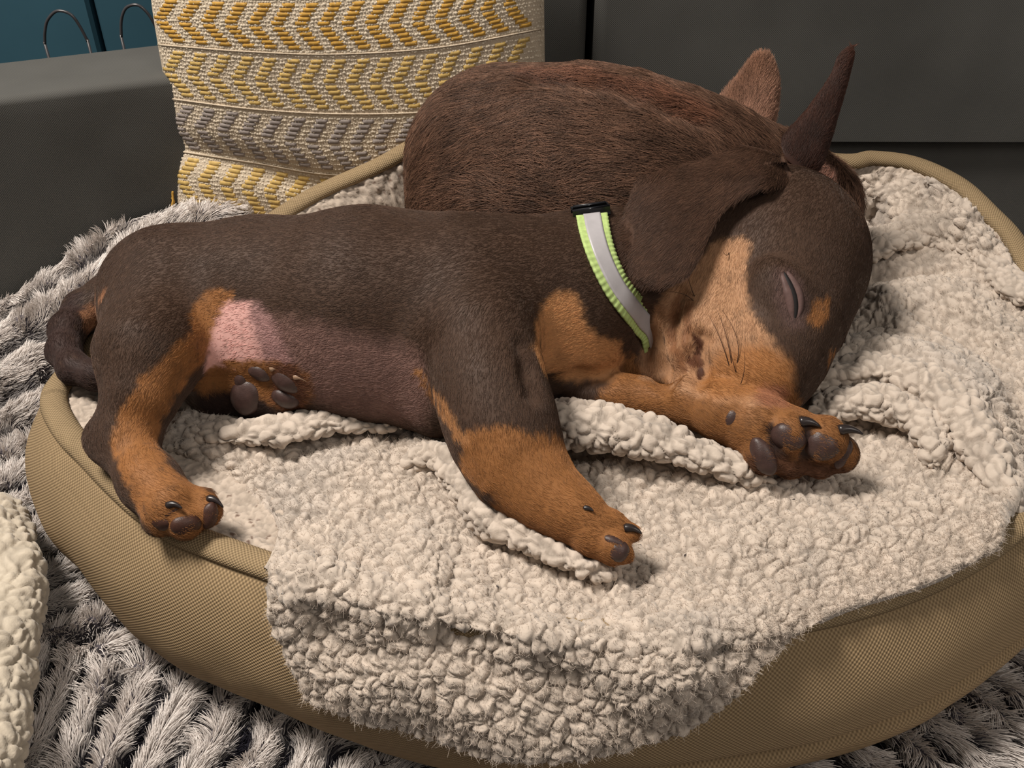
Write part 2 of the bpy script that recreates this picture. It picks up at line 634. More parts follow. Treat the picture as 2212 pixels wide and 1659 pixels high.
def panel(name, a, b, z0, z1, thick, parent, round_r=.012, nx=60, wav=.002, seed=1):
    "upholstered slab standing between plan points a and b, front face towards the room, rounded top"
    a = np.array(a); b = np.array(b)
    d = (b - a); L = np.linalg.norm(d); d /= L
    n = np.array([d[1], -d[0]])
    prof = [(0, z0)]
    for z in np.linspace(z0, z1 - round_r, 26)[1:]: prof.append((0, z))
    for t in np.linspace(0, math.pi / 2, 8)[1:]: prof.append((round_r * (1 - math.cos(t)), z1 - round_r + round_r * math.sin(t)))
    for t in np.linspace(round_r, thick - round_r, 8)[1:]: prof.append((t, z1))
    for t in np.linspace(0, math.pi / 2, 8)[1:]: prof.append((thick - round_r + round_r * math.sin(t), z1 - round_r + round_r * math.cos(t)))
    prof.append((thick, z0))
    prof = np.array(prof)
    s = np.linspace(0, L, nx)
    V = np.zeros((len(prof), nx, 3))
    V[..., 0] = a[0] + d[0] * s[None] - n[0] * prof[:, :1]
    V[..., 1] = a[1] + d[1] * s[None] - n[1] * prof[:, :1]
    V[..., 2] = prof[:, 1:]
    q = V.reshape(-1, 3)
    q += (vnoise(q, .09, seed) * wav + vnoise(q, .035, seed + 3) * wav * .35)[:, None] * np.array([n[0], n[1], .4])
    F = [list(map(int, f)) for f in grid_faces(nx, len(prof))]
    F.append([k * nx for k in range(len(prof))]); F.append([k * nx + nx - 1 for k in range(len(prof))][::-1])
    o = new_mesh(name, q, F, M_SOFA, parent)
    arcp = np.concatenate([[0], np.cumsum(np.linalg.norm(np.diff(prof, axis=0), axis=1))])
    set_uv(o, np.stack([np.tile(s, len(prof)), np.repeat(arcp, nx)], -1))
    return o


def cord(name, pts, r, m, parent, n=60):
    V, F = tube(spline(np.array(pts), n), r, 8)
    o = new_mesh(name, V, F, m, parent)
    set_uv(o, V[:, [0, 2]])
    return o


sofa = thing('sofa', 'charcoal grey upholstered sofa behind and beneath the dog bed', 'sofa', (0, .05, -.04))
# low side panel on the left
PZ = .199
q0, q1 = P(0, 212, PZ)[:2], P(345, 170, PZ)[:2]
A0, A1 = q0 - (q1 - q0) * 1.6, q0 + (q1 - q0) * 1.9
panel('side_panel', A0, A1, -.05, PZ, .075, sofa, .006, 70, .0022, 3)
dA = (A1 - A0) / np.linalg.norm(A1 - A0); nA = np.array([dA[1], -dA[0]])


def on_panel(px, py, off=.001):
    r = ray(px, py); t = ((A0[0] - CAM[0]) * nA[0] + (A0[1] - CAM[1]) * nA[1] + off) / (r[0] * nA[0] + r[1] * nA[1])
    return CAM + r * t


# tall back on the right, two cushions meeting at an upright seam
panel('back_cushion', (.062, .325), (.80, .322), .124, .62, .16, sofa, .02, 80, .0025, 5)
panel('back_cushion', (-.20, .336), (.056, .334), .124, .62, .16, sofa, .02, 40, .004, 8)
panel('back_base', (-.20, .336), (.80, .333), -.05, .122, .15, sofa, .006, 80, .0015, 9)
# seat
sv = []
nx, ny = 60, 50
for j in range(ny):
    for i in range(nx):
        x = -.75 + 1.6 * i / (nx - 1); y = -.60 + .97 * j / (ny - 1)
        sv.append((x, y, -.012 + .003 * math.sin(x * 7) * math.sin(y * 6)))
sv = np.array(sv); sf = grid_faces(nx, ny)
low = sv.copy(); low[:, 2] = -.12
bl = [i for i in range(nx)] + [j * nx + nx - 1 for j in range(1, ny)] + [(ny - 1) * nx + i for i in range(nx - 2, -1, -1)] + [j * nx for j in range(ny - 2, 0, -1)]
n = len(sv)
F = [list(map(int, f)) for f in sf] + [list(map(int, f[::-1] + n)) for f in sf] + [[bl[k], bl[k] + n, bl[(k + 1) % len(bl)] + n, bl[(k + 1) % len(bl)]] for k in range(len(bl))]
o = new_mesh('seat', np.concatenate([sv, low]), F, M_SOFA, sofa)
set_uv(o, np.concatenate([sv, low])[:, :2])

# teal wall of upright boards behind
wl = bpy.data.objects.new('wall_back', None); COL.objects.link(wl); wl.location = (0, .60, -.5); wl['kind'] = 'structure'
xs = [-1.25, -1.0, -.80, -.607, -.407, -.20, .02, .25, .5, .8, 1.3]
for i in range(len(xs) - 1):
    x0, x1 = xs[i] + .0025, xs[i + 1] - .0025
    y0 = .56
    pr = [(x0, y0 + .02), (x0, y0 + .004), (x0 + .003, y0), (x1 - .003, y0), (x1, y0 + .004), (x1, y0 + .02)]
    V = [(x, y, z) for z in (-.5, 1.2) for x, y in pr]; k = len(pr)
    F = [[j, (j + 1) % k, k + (j + 1) % k, k + j] for j in range(k)] + [list(range(k))[::-1], list(range(k, 2 * k))]
    new_mesh('board', V, F, M_WALL, wl, smooth_shade=False)
V = [(-1.6, .58, -.5), (1.6, .58, -.5), (1.6, .58, 1.2), (-1.6, .58, 1.2), (-1.6, .62, -.5), (1.6, .62, -.5), (1.6, .62, 1.2), (-1.6, .62, 1.2)]
new_mesh('backing', V, [[0, 1, 2, 3], [7, 6, 5, 4], [0, 4, 5, 1], [3, 2, 6, 7], [0, 3, 7, 4], [1, 5, 6, 2]], mat('dark_gap', s2l(20, 40, 52), .8, noise=(9, .8, 1.1)), wl, smooth_shade=False)
# floor of the room
fl = new_mesh('floor', [(-2, -2, -.5), (2, -2, -.5), (2, .62, -.5), (-2, .62, -.5), (-2, -2, -.54), (2, -2, -.54), (2, .62, -.54), (-2, .62, -.54)],
              [[0, 1, 2, 3], [7, 6, 5, 4], [0, 4, 5, 1], [1, 5, 6, 2], [2, 6, 7, 3], [3, 7, 4, 0]], mat('wood_floor', s2l(120, 92, 66), .5, noise=(4, .8, 1.1)), None, False)
fl['kind'] = 'structure'
# wire rack with bent hoops, standing behind the low panel
rk = thing('wire_rack', 'thin dark wire rack with arched hoops against the teal boards', 'rack', (-.37, .44, .1))
YR = .43
for pts in ([(97, 95), (97, 70), (102, 45), (118, 26), (135, 24), (155, 33), (172, 56), (190, 90)], [(262, 80), (262, 45), (270, 20), (285, 11), (302, 13), (320, 30), (335, 55), (345, 80)]):
    q = [PY(x, y, YR) for x, y in pts]
    q = [q[0] * [1, 1, 0] + [0, 0, -.5]] + q + [q[-1] * [1, 1, 0] + [.01, 0, -.5]]
    V, F = tube(spline(q[1:-1], 50), .0013, 8)
    hoop = new_mesh('hoop', V, F, M_WIRE, rk)
    for e in (q[1], q[-2]):
        V, F = tube(np.linspace(e + [0, 0, .002], e * [1, 1, 0] + [0, 0, -.498], 8), .0013, 8)
        new_mesh('upright', V, F, M_WIRE, rk)
e0, e1 = PY(60, 200, YR), PY(360, 200, YR)
for z in (-.45, .0):
    V, F = tube(np.linspace([e0[0], YR, z], [e1[0], YR, z], 8), .0016, 8); new_mesh('crossbar', V, F, M_WIRE, rk)

# ------------------------------------------------------------------ scatter cushion
M_LINEN = mat('oatmeal_cotton', s2l(196, 180, 158), .92, noise=(120, .86, 1.1), bump=('noise', 900, .6, .0008), spec=.1)
CL = np.array([[(318, -130), (540, -130), (750, -138), (960, -150), (1176, -185)],
               [(325, -12), (540, -4), (740, -6), (955, -22), (1175, -60)],
               [(341, 97), (530, 112), (725, 118), (950, 103), (1176, 62)],
               [(362, 213), (545, 236), (740, 247), (955, 240), (1178, 205)],
               [(377, 326), (550, 352), (730, 378), (955, 365), (1180, 335)],
               [(376, 440), (550, 470), (730, 495), (955, 490), (1180, 465)],
               [(380, 520), (550, 560), (730, 580), (955, 575), (1180, 545)]], float)[::-1]
CU, CVN = 150, 130


def cush_pt(u, v, off=0.0):
    "u,v in 0..1 over the cushion face"
    return None


cv_rows = [spline(r, CU) for r in CL]
cg = np.stack(cv_rows)                      # rows bottom..top
vv = np.linspace(0, len(CL) - 1, CVN)
cgp = np.zeros((CVN, CU, 2))
for i in range(CU):
    col = cg[:, i]
    q = np.concatenate([2 * col[:1] - col[1:2], col, 2 * col[-1:] - col[-2:-1]])
    for j, t in enumerate(vv):
        s = min(int(t), len(CL) - 2); f = t - s
        a, b, c, d = q[s:s + 4]
        cgp[j, i] = .5 * (2 * b + (c - a) * f + (2 * a - 5 * b + 4 * c - d) * f * f + (3 * b - a - 3 * c + d) * f ** 3)
us = np.linspace(-1, 1, CU)[None]; vs_ = np.linspace(-1, 1, CVN)[:, None]
bul = np.clip((1 - us ** 4) * (1 - vs_ ** 4), 0, 1) ** .5
ycush = .266 + .022 * (us + 1) / 2 + .020 * (vs_ + 1) / 2 - .030 * bul
# a soft sag across the lower left
ycush = ycush + .006 * np.exp(-((vs_ + .42 + .12 * us) / .10) ** 2)
FRONT = PY(cgp[..., 0], cgp[..., 1], ycush)
FRONT[..., 2] = np.maximum(FRONT[..., 2], -.002)
cn = vert_normals(FRONT.reshape(-1, 3), grid_faces(CU, CVN)).reshape(FRONT.shape)
cn *= np.sign((cn * (CAM - FRONT)).sum(-1, keepdims=True))
BACK = FRONT.copy(); BACK[..., 1] = np.minimum(FRONT[..., 1] + .004 + .05 * bul * (.12 + .88 * (us + 1) / 2), .320)
cush = thing('scatter_cushion', 'square cream woven cushion with rows of gold and grey chevron stitches', 'cushion', tuple(FRONT[0, CU // 2] * [1, 1, 0] + [0, .02, -.002]))
# weave texture as fine relief on the front
fv = FRONT.reshape(-1, 3)
n = CU * CVN
fq = grid_faces(CU, CVN)
new_mesh('front_panel', fv, fq[:, ::-1].copy(), M_LINEN, cush)
ring = [i for i in range(CU)] + [j * CU + CU - 1 for j in range(1, CVN)] + [(CVN - 1) * CU + i for i in range(CU - 2, -1, -1)] + [j * CU for j in range(CVN - 2, 0, -1)]
bv = np.concatenate([fv, BACK.reshape(-1, 3)])
F = np.concatenate([fq + n, np.array([[ring[k], ring[(k + 1) % len(ring)], ring[(k + 1) % len(ring)] + n, ring[k] + n] for k in range(len(ring))])])
new_mesh('back_panel', bv, F, M_LINEN, cush)
M_GOLD = mat('gold_thread', s2l(182, 140, 62), .7, noise=(260, .75, 1.2), spec=.3)
M_GOLD2 = mat('straw_thread', s2l(190, 160, 96), .7, noise=(260, .78, 1.2), spec=.3)
M_GREY = mat('grey_thread', s2l(146, 136, 130), .8, noise=(260, .78, 1.2), spec=.2)
M_CREAM_T = mat('cream_thread', s2l(214, 200, 178), .85, noise=(300, .82, 1.1), spec=.15)


def cush_at(u, v):
    "bilinear point and normal; u in columns 0..1, v in control rows"
    x = np.clip(u * (CU - 1), 0, CU - 1.001); y = np.clip(v / (len(CL) - 1) * (CVN - 1), 0, CVN - 1.001)
    i, j = int(x), int(y); f, g = x - i, y - j

    def b(A): return (A[j, i] * (1 - f) + A[j, i + 1] * f) * (1 - g) + (A[j + 1, i] * (1 - f) + A[j + 1, i + 1] * f) * g
    return b(FRONT), b(cn)


def stitch(u0, u1, v, dv, h):
    "one rounded floss bar lying across the cloth: 4-point half tube"
    V = []
    for u, e in ((u0, .25), (u0 + (u1 - u0) * .2, 1), (u1 - (u1 - u0) * .2, 1), (u1, .25)):
        for (dd, hh) in ((-1, -.2), (-.55, .8), (.55, .8), (1, -.2)):
            p, nn = cush_at(u, v + dv * dd)
            V.append(p + nn * h * hh * e)
    F = [[r * 4 + c, r * 4 + c + 1, (r + 1) * 4 + c + 1, (r + 1) * 4 + c] for r in range(3) for c in range(3)]
    F += [[0, 3, 2, 1], [12, 13, 14, 15]]
    return V, F


def dash(u, v0, v1, slant, w, m, nb=4):
    V, F = [], []
    for k in range(nb):
        t = (k + .5) / nb
        v = v0 + (v1 - v0) * t; uu = u + slant * (t - .5) + rng.normal(0, .0012)
        a, b = stitch(uu - w / 2, uu + w / 2, v, abs(v1 - v0) / nb * .52, .0011)
        F += [[q + len(V) for q in f] for f in b]; V += a
    return new_mesh('chevron_stitch', V, F, m, cush)


bands = [(4, M_GOLD, .30), (3, M_GOLD2, .30), (2, M_GREY, .30), (1, M_GOLD2, .30), (5, M_GOLD, .30)]
for (row, m, _) in bands:
    # row r occupies control rows row..row+1; the upper half leans right, the lower half leans left
    pitch = .064
    for half in (0, 1):
        v0, v1 = (row + .515, row + .92) if half else (row + .08, row + .485)
        for k in range(17):
            u = .035 + k * pitch * .93 + (0 if half else .004)
            if u > .985: continue
            sl = .040 if half else -.044
            if row in (1,) and u > .62: continue
            dash(u, v0, v1, sl, .032, m, 5)
# thin cream cords between the bands
for row in (2, 3, 4, 5):
    path = np.array([cush_at(u, row + .01)[0] + cush_at(u, row + .01)[1] * .0006 for u in np.linspace(.003, .997, 90)])
    V, F = tube(path,   .0006, 6); new_mesh('band_cord', V, F, M_LINEN, cush)
# knobbly ground weave: rows of small loops, too many to count
gv, gf = [], []
uu = np.linspace(.004, .996, 150); vvv = np.arange(.9, 6.0, .075)
for jj, v in enumerate(vvv):
    for u in uu:
        uo = u + (.0033 if jj % 2 else 0)
        if uo > .998: continue
        p, nn = cush_at(uo, v)
        a, _ = cush_at(uo + .0026, v)
        t = a - p; L = np.linalg.norm(t) + 1e-9; t /= L; b = np.cross(nn, t)
        s = len(gv)
        r = .00115 * (.65 + .7 * random.random()); p = p + t * r * random.uniform(-.5, .5) + b * r * random.uniform(-.5, .5)
        gv += [p - t * r * 1.05, p - b * r * .8, p + t * r * 1.05, p + b * r * .8, p + nn * r * .75]
        gf += [[s, s + 1, s + 4], [s + 1, s + 2, s + 4], [s + 2, s + 3, s + 4], [s + 3, s, s + 4]]
o = new_mesh('ground_weave', np.array(gv), np.array(gf), M_CREAM_T, cush); o['kind'] = 'stuff'
# gold tuft pulled at the lower corner and two snags
for (px, py, dx, dy) in ((374, 410, -6, 45), (372, 425, 0, 40), (525, 222, 6, -14), (520, 225, -6, -8)):
    y = .262
    a = PY(px, py, y); b = PY(px + dx, py + dy, y - .006)
    V, F = tube(np.linspace(a, b, 5) + rng.normal(0, .0006, (5, 3)), .0009, 6); new_mesh('loose_thread', V, F, M_GOLD, cush)

# ------------------------------------------------------------------ dog bed
M_CANVAS = weave_mat('beige_canvas', s2l(176, 151, 116), s2l(114, 95, 70), 1 / .0021, strength=.5, dist=.0005)
M_PIPING = weave_mat('beige_piping', s2l(168, 145, 112), s2l(108, 91, 67), 1 / .0019, strength=.5, dist=.0005)
M_SHERPA = mat('cream_sherpa', attr='col', rough=.95, noise=(60, .93, 1.05), bump=('noise', 900, .35, .0006), spec=.1, sheen=.25)

RIM = [P(95, 870, .112), P(122, 940, .112), P(180, 1003, .112), P(240, 1066, .112), P(300, 1120, .112), P(370, 1168, .112), P(440, 1198, .112), P(560, 1242, .112),
       (-.058, -.146, .112), (.01, -.160, .112), (.09, -.160, .112), (.17, -.142, .113), (.24, -.104, .114), (.293, -.05, .116), (.322, .015, .120), (.332, .08, .127),
       P(2212, 530, .140), P(2150, 460, .147), P(2080, 398, .151), P(1980, 352, .154), P(1880, 338, .156), P(1790, 342, .156), (.12, .262, .160), (.03, .266, .162),
       P(950, 290, .163), P(800, 360, .152), P(650, 430, .137), (-.203, .150, .120), (-.252, .082, .113), P(132, 806, .112)]
NR = 420
rim = spline(RIM, NR, closed=True)
RC = np.array([.035, .06, 0])
tg = np.roll(rim, -1, 0) - np.roll(rim, 1, 0); tg[:, 2] = 0
tg /= np.linalg.norm(tg, axis=1, keepdims=True)
OUT = np.stack([tg[:, 1], -tg[:, 0], 0 * tg[:, 0]], -1)
for _ in range(12): OUT = (np.roll(OUT, 1, 0) + OUT + np.roll(OUT, -1, 0)) / 3
OUT /= np.linalg.norm(OUT, axis=1, keepdims=True)
arc = np.concatenate([[0], np.cumsum(np.linalg.norm(np.diff(rim, axis=0), axis=1))])
bed = thing('dog_bed', 'oval beige canvas dog bed with corded rim and cream fleece lining', 'pet bed', (.03, .06, .012))
# outer wall: puffy, with a pinch line low on the right half
NW = 60
tt = np.linspace(0, 1, NW)
wall = np.zeros((NW, NR, 3)); uvw = np.zeros((NW, NR, 2))
BASEZ = .008
for i, t in enumerate(tt):
    z = rim[:, 2] * (1 - t) + BASEZ * t
    off = -.004 + .028 * math.sin(math.pi * min(1, t * .95)) ** .7 - .002 * t
    p = rim + OUT * off; p[:, 2] = z + .001 * (1 - t)
    xx = p[:, 0]
    pin = smooth(.02, .10, xx) * (p[:, 1] < .1)
    tc = .62 - .10 * smooth(.12, .26, xx)
    p -= OUT * (.010 * np.exp(-((t - tc) / .045) ** 2) * pin)[:, None]
    p += OUT * (.0018 * vnoise(p, .06, 91) + .0008 * vnoise(p, .02, 92))[:, None]
    wall[i] = p; uvw[i, :, 0] = arc; uvw[i, :, 1] = t * .115
WF = grid_faces(NR, NW, True)
o = new_mesh('side_wall', wall.reshape(-1, 3), WF, M_CANVAS, bed)
uu = uvw.reshape(-1, 2)
set_uv(o, uu)
# corded rim: flat tape plus round cord
th = np.linspace(0, 2 * math.pi, 14, endpoint=False)
cord = np.stack([rim + OUT * (.0075 * math.cos(a) - .0055) + np.array([0, 0, 1]) * (.0048 * math.sin(a) + .0012) for a in th])
cv = cord.transpose(1, 0, 2).reshape(-1, 3)
F = [[i * 14 + k, ((i + 1) % NR) * 14 + k, ((i + 1) % NR) * 14 + (k + 1) % 14, i * 14 + (k + 1) % 14] for i in range(NR) for k in range(14)]
F_CORD = F
o = new_mesh('rim_piping', cv, np.array(F), M_PIPING, bed)
set_uv(o, np.stack([np.repeat(arc, 14), np.tile(np.arange(14) * .0028, NR)], -1))
# underside
o = new_mesh('base', np.concatenate([wall[-1], [[.03, .06, BASEZ]]]), [[i, (i + 1) % NR, NR] for i in range(NR)], M_CANVAS, bed)
set_uv(o, np.concatenate([uvw[-1], [[0, 0]]]))
# lining: fleece cushion inside the rim
FLOORZ = .103


def lining_pt(s):
    "s 0 at the rim, 1 at the centre"
    q = rim + (RC - rim) * s; q[:, 2] = 0
    drop = smooth(0, .16, s)
    puff = .004 * math.sin(min(1, s * 3) * math.pi)
    q[:, 2] = (rim[:, 2] - .001) * (1 - drop) + FLOORZ * drop + puff
    return q - OUT * .010 * (1 - min(1, s * 8))


NS = 120
ss = np.linspace(0, .62, NS)
lin = np.stack([lining_pt(s) for s in ss])
# resample around finer for the fleece grain
NL = 1300
ang = np.arange(NL) * NR / NL
i0 = np.floor(ang).astype(int); fr = (ang - i0)[None, :, None]
lin = lin[:, i0 % NR] * (1 - fr) + lin[:, (i0 + 1) % NR] * fr
LV = lin.reshape(-1, 3); LF = grid_faces(NL, NS, True)[:, ::-1].copy()
BED_BVH = BVHTree.FromPolygons([tuple(v) for v in np.concatenate([wall.reshape(-1, 3), LV, cv])],
                               [tuple(map(int, f)) for f in np.concatenate([WF, LF + NW * NR, np.array(F_CORD) + NW * NR + len(LV)])])
nrm = vert_normals(LV, LF)
nrm *= np.sign(nrm[:, 2:3])
amp, crs, mic, rid = nubs(LV, .0046, 5)
LVd = LV + nrm * (.0030 * (amp - .6) + .0012 * vnoise(LV, .012, 7))[:, None]
lc = np.array(s2l(190, 175, 160)) * (.50 + .26 * crs + .18 * mic + .10 * amp + .12 * (rid - .5) + .05 * vnoise(LV, .03, 9))[:, None]  # fleece creases tinted darker: painted shade between the loops
sp = voro(LV, .0052, 77, 1.0)
lc = np.where(((sp[0] < .34 * sp[2]) & (sp[2] > .3))[:, None], np.array(s2l(112, 92, 80)), lc)
new_mesh('fleece_lining', LVd, LF, M_SHERPA, bed, cols=lc)
o = new_mesh('cushion_top', np.concatenate([lin[-1][::10], [[RC[0], RC[1], FLOORZ - .002]]]), [[(i + 1) % (NL // 10), i, NL // 10] for i in range(NL // 10)], M_SHERPA, bed, cols=np.tile(s2l(180, 166, 148), (NL // 10 + 1, 1)))

# ------------------------------------------------------------------ puppy
BROWN = np.array(s2l(67, 49, 38)); TAN = np.array(s2l(140, 94, 54)); PALE_TAN = np.array(s2l(164, 124, 92)); PINK = np.array(s2l(204, 158, 150))
DARK = np.array(s2l(46, 32, 28)); MAUVE = np.array(s2l(120, 92, 84)); PADC = np.array(s2l(66, 48, 44))
M_COAT = mat('puppy_coat', attr='col', rough=.62, noise=(45, .92, 1.08), bump=('noise', 700, .1, .0004), spec=.2, sheen=.05)
M_FUR = hair_mat('short_fur', .55, .25)
M_PAD = mat('paw_leather', PADC, .42, noise=(300, .75, 1.15), bump=('noise', 1500, .3, .0004), spec=.4)
M_PAD_RED = mat('reddish_paw_leather', s2l(66, 41, 32), .45, noise=(300, .75, 1.15), bump=('noise', 1500, .3, .0004), spec=.35)
M_CLAW = mat('dark_claw', s2l(40, 33, 32), .3, noise=(200, .8, 1.3), spec=.5)
M_CLAW_PALE = mat('pale_claw', s2l(150, 122, 100), .35, noise=(200, .8, 1.2), spec=.5)

pb = Body((-.30, -.145, .085), (.245, .175, .245), .00165)
# trunk, neck to rump
pb.chain([(1340, 590, .158, 138), (1180, 645, .158, 160), (1010, 672, .160, 193), (790, 664, .160, 200), (560, 652, .155, 167), (385, 662, .150, 160)], .02)
pb.blob(900, 800, .138, 190, 118, 120, 8, .025)
pb.blob(1225, 735, .142, 125, 130, 120, 20, .02)
pb.blob(700, 760, .140, 160, 110, 110, 5, .03)
pb.blob(1385, 758, .125, 74, 84, 70, 0, .015)
pb.blob(1385, 800, .122, 62, 40, 60, 0, .010)
# near hind leg
pb.chain([(375, 640, .162, 150), (322, 770, .160, 106), (303, 858, .150, 66), (268, 940, .136, 60)], .012)
pb.chain([(268, 940, .136, 58), (218, 948, .134, 30)], .012, flow=False)
pb.chain([(262, 955, .134, 56), (322, 1040, .131, 57), (368, 1092, .130, 62)], .010)
for q in [(342, 1122, .126, 36), (398, 1126, .127, 40), (446, 1106, .127, 34), (440, 1078, .131, 26)]:
    pb.chain([(368, 1085, .130, 40), q], .0028)
# groin: inner thigh skin
pb.blob(535, 735, .150, 85, 90, 70, 0, .015)
# far hind leg
pb.chain([(400, 800, .126, 56), (470, 842, .124, 56), (555, 845, .126, 56), (600, 842, .128, 50)], .008)
for q in [(560, 808, .138, 30), (618, 822, .138, 32), (628, 850, .133, 32), (600, 872, .127, 26)]:
    pb.chain([(550, 846, .128, 38), q], .004)
# tail
pb.chain([(300, 600, .140, 50), (235, 640, .130, 44), (180, 668, .127, 38), (146, 712, .126, 35), (138, 758, .125, 33), (160, 796, .125, 31), (205, 812, .124, 28), (262, 822, .122, 22)], .006)
pb.blob(212, 668, .128, 26, 46, 26, 20, .008)
# near foreleg
pb.chain([(1040, 740, .172, 128), (1062, 850, .163, 108), (1090, 940, .152, 103), (1122, 1012, .142, 86), (1184, 1072, .137, 60), (1240, 1110, .134, 46), (1288, 1142, .131, 42)], .015)
pb.blob(960, 850, .140, 50, 85, 60, 14, .02)
pb.chain([(1270, 1135, .133, 40), (1318, 1132, .133, 27), (1362, 1152, .131, 22)], .004)
pb.chain([(1275, 1160, .130, 38), (1325, 1180, .130, 28), (1346, 1196, .128, 22)], .004)
pb.chain([(1262, 1115, .131, 30), (1282, 1106, .130, 20)], .004)
pb.chain([(1270, 1162, .128, 30), (1318, 1198, .125, 22)], .004)
# head
pb.blob(1683, 560, .162, 186, 192, 165, 0, .02)
pb.chain([(1672, 690, .152, 150), (1645, 775, .143, 112), (1632, 835, .137, 78)], .025)
pb.chain([(1530, 690, .150, 118), (1545, 770, .142, 96), (1570, 815, .138, 72)], .016)
pb.blob(1500, 655, .155, 95, 110, 90, 0, .02)
pb.blob(1660, 850, .135, 36, 30, 34, 0, .008)        # nose end
pb.chain([(1660, 560, .165, 150), (1500, 560, .158, 130), (1340, 590, .158, 130)], .03, flow=False)
# far foreleg
pb.chain([(1270, 850, .124, 60), (1400, 860, .128, 44), (1495, 868, .136, 54), (1560, 888, .138, 63), (1640, 922, .136, 70), (1705, 940, .134, 64)], .004)
for q in [(1706, 936, .142, 50), (1776, 950, .139, 54), (1812, 980, .131, 42), (1705, 992, .127, 42), (1652, 980, .131, 46), (1770, 1000, .126, 34)]:
    pb.chain([(1672, 945, .132, 50), q], .0032)
for a, b in [((1633, 820), (1672, 690)), ((1672, 690), (1700, 500)), ((1700, 500), (1560, 430)), ((1545, 770), (1530, 660))]:
    pa, q = P(*a, .17), P(*b, .17)
    pb.flow.append(((pa + q) / 2, (q - pa) / np.linalg.norm(q - pa), .022))


def on(body, px, py, off=0.0):
    "point on the skin at a pixel, lifted towards the lens side by off"
    d = body.cast(np.array([px]), np.array([py]))[0]
    return PD(px, py, d - off)


# closed eye: lid bulge and slit
c = on(pb, 1690, 640); pb.ell(c + FWD * .008, [RGT * .26 + UPV * -.96, RGT * .96 + UPV * .26, FWD], (.021, .0155, .0125), .006)
# mouth corner and cheek creases
for line, r in (([(1500, 722), (1512, 738), (1506, 752)], .0032), ([(1490, 778), (1510, 782), (1512, 800), (1510, 822)], .0028), ([(1512, 728), (1508, 755), (1512, 790)], .0016), ([(1468, 640), (1452, 690), (1452, 740)], .0016)):
    q = [on(pb, *w) for w in line]
    for a, b in zip(q[:-1], q[1:]): pb.cone(a, b, r, r, .006, sub=True)
for line in ([(1738, 912), (1744, 950), (1736, 985), (1732, 1012)], [(1664, 932), (1674, 962), (1684, 1000)], [(1742, 1000), (1775, 1008), (1805, 1008)]):
    q = [on(pb, *w) for w in line]
    for a, b in zip(q[:-1], q[1:]): pb.cone(a, b, .0016, .0016, .003, sub=True)
# throat crease behind the cheek, armpit crease
for line, r in (([(1400, 690), (1408, 740), (1425, 795), (1440, 825)], .0045), ([(1128, 745), (1142, 800), (1150, 850)], .0022), ([(1190, 830), (1250, 815), (1310, 815)], .003)):
    q = [on(pb, *w) for w in line]
    for a, b in zip(q[:-1], q[1:]): pb.cone(a, b, r, r, .008, sub=True)

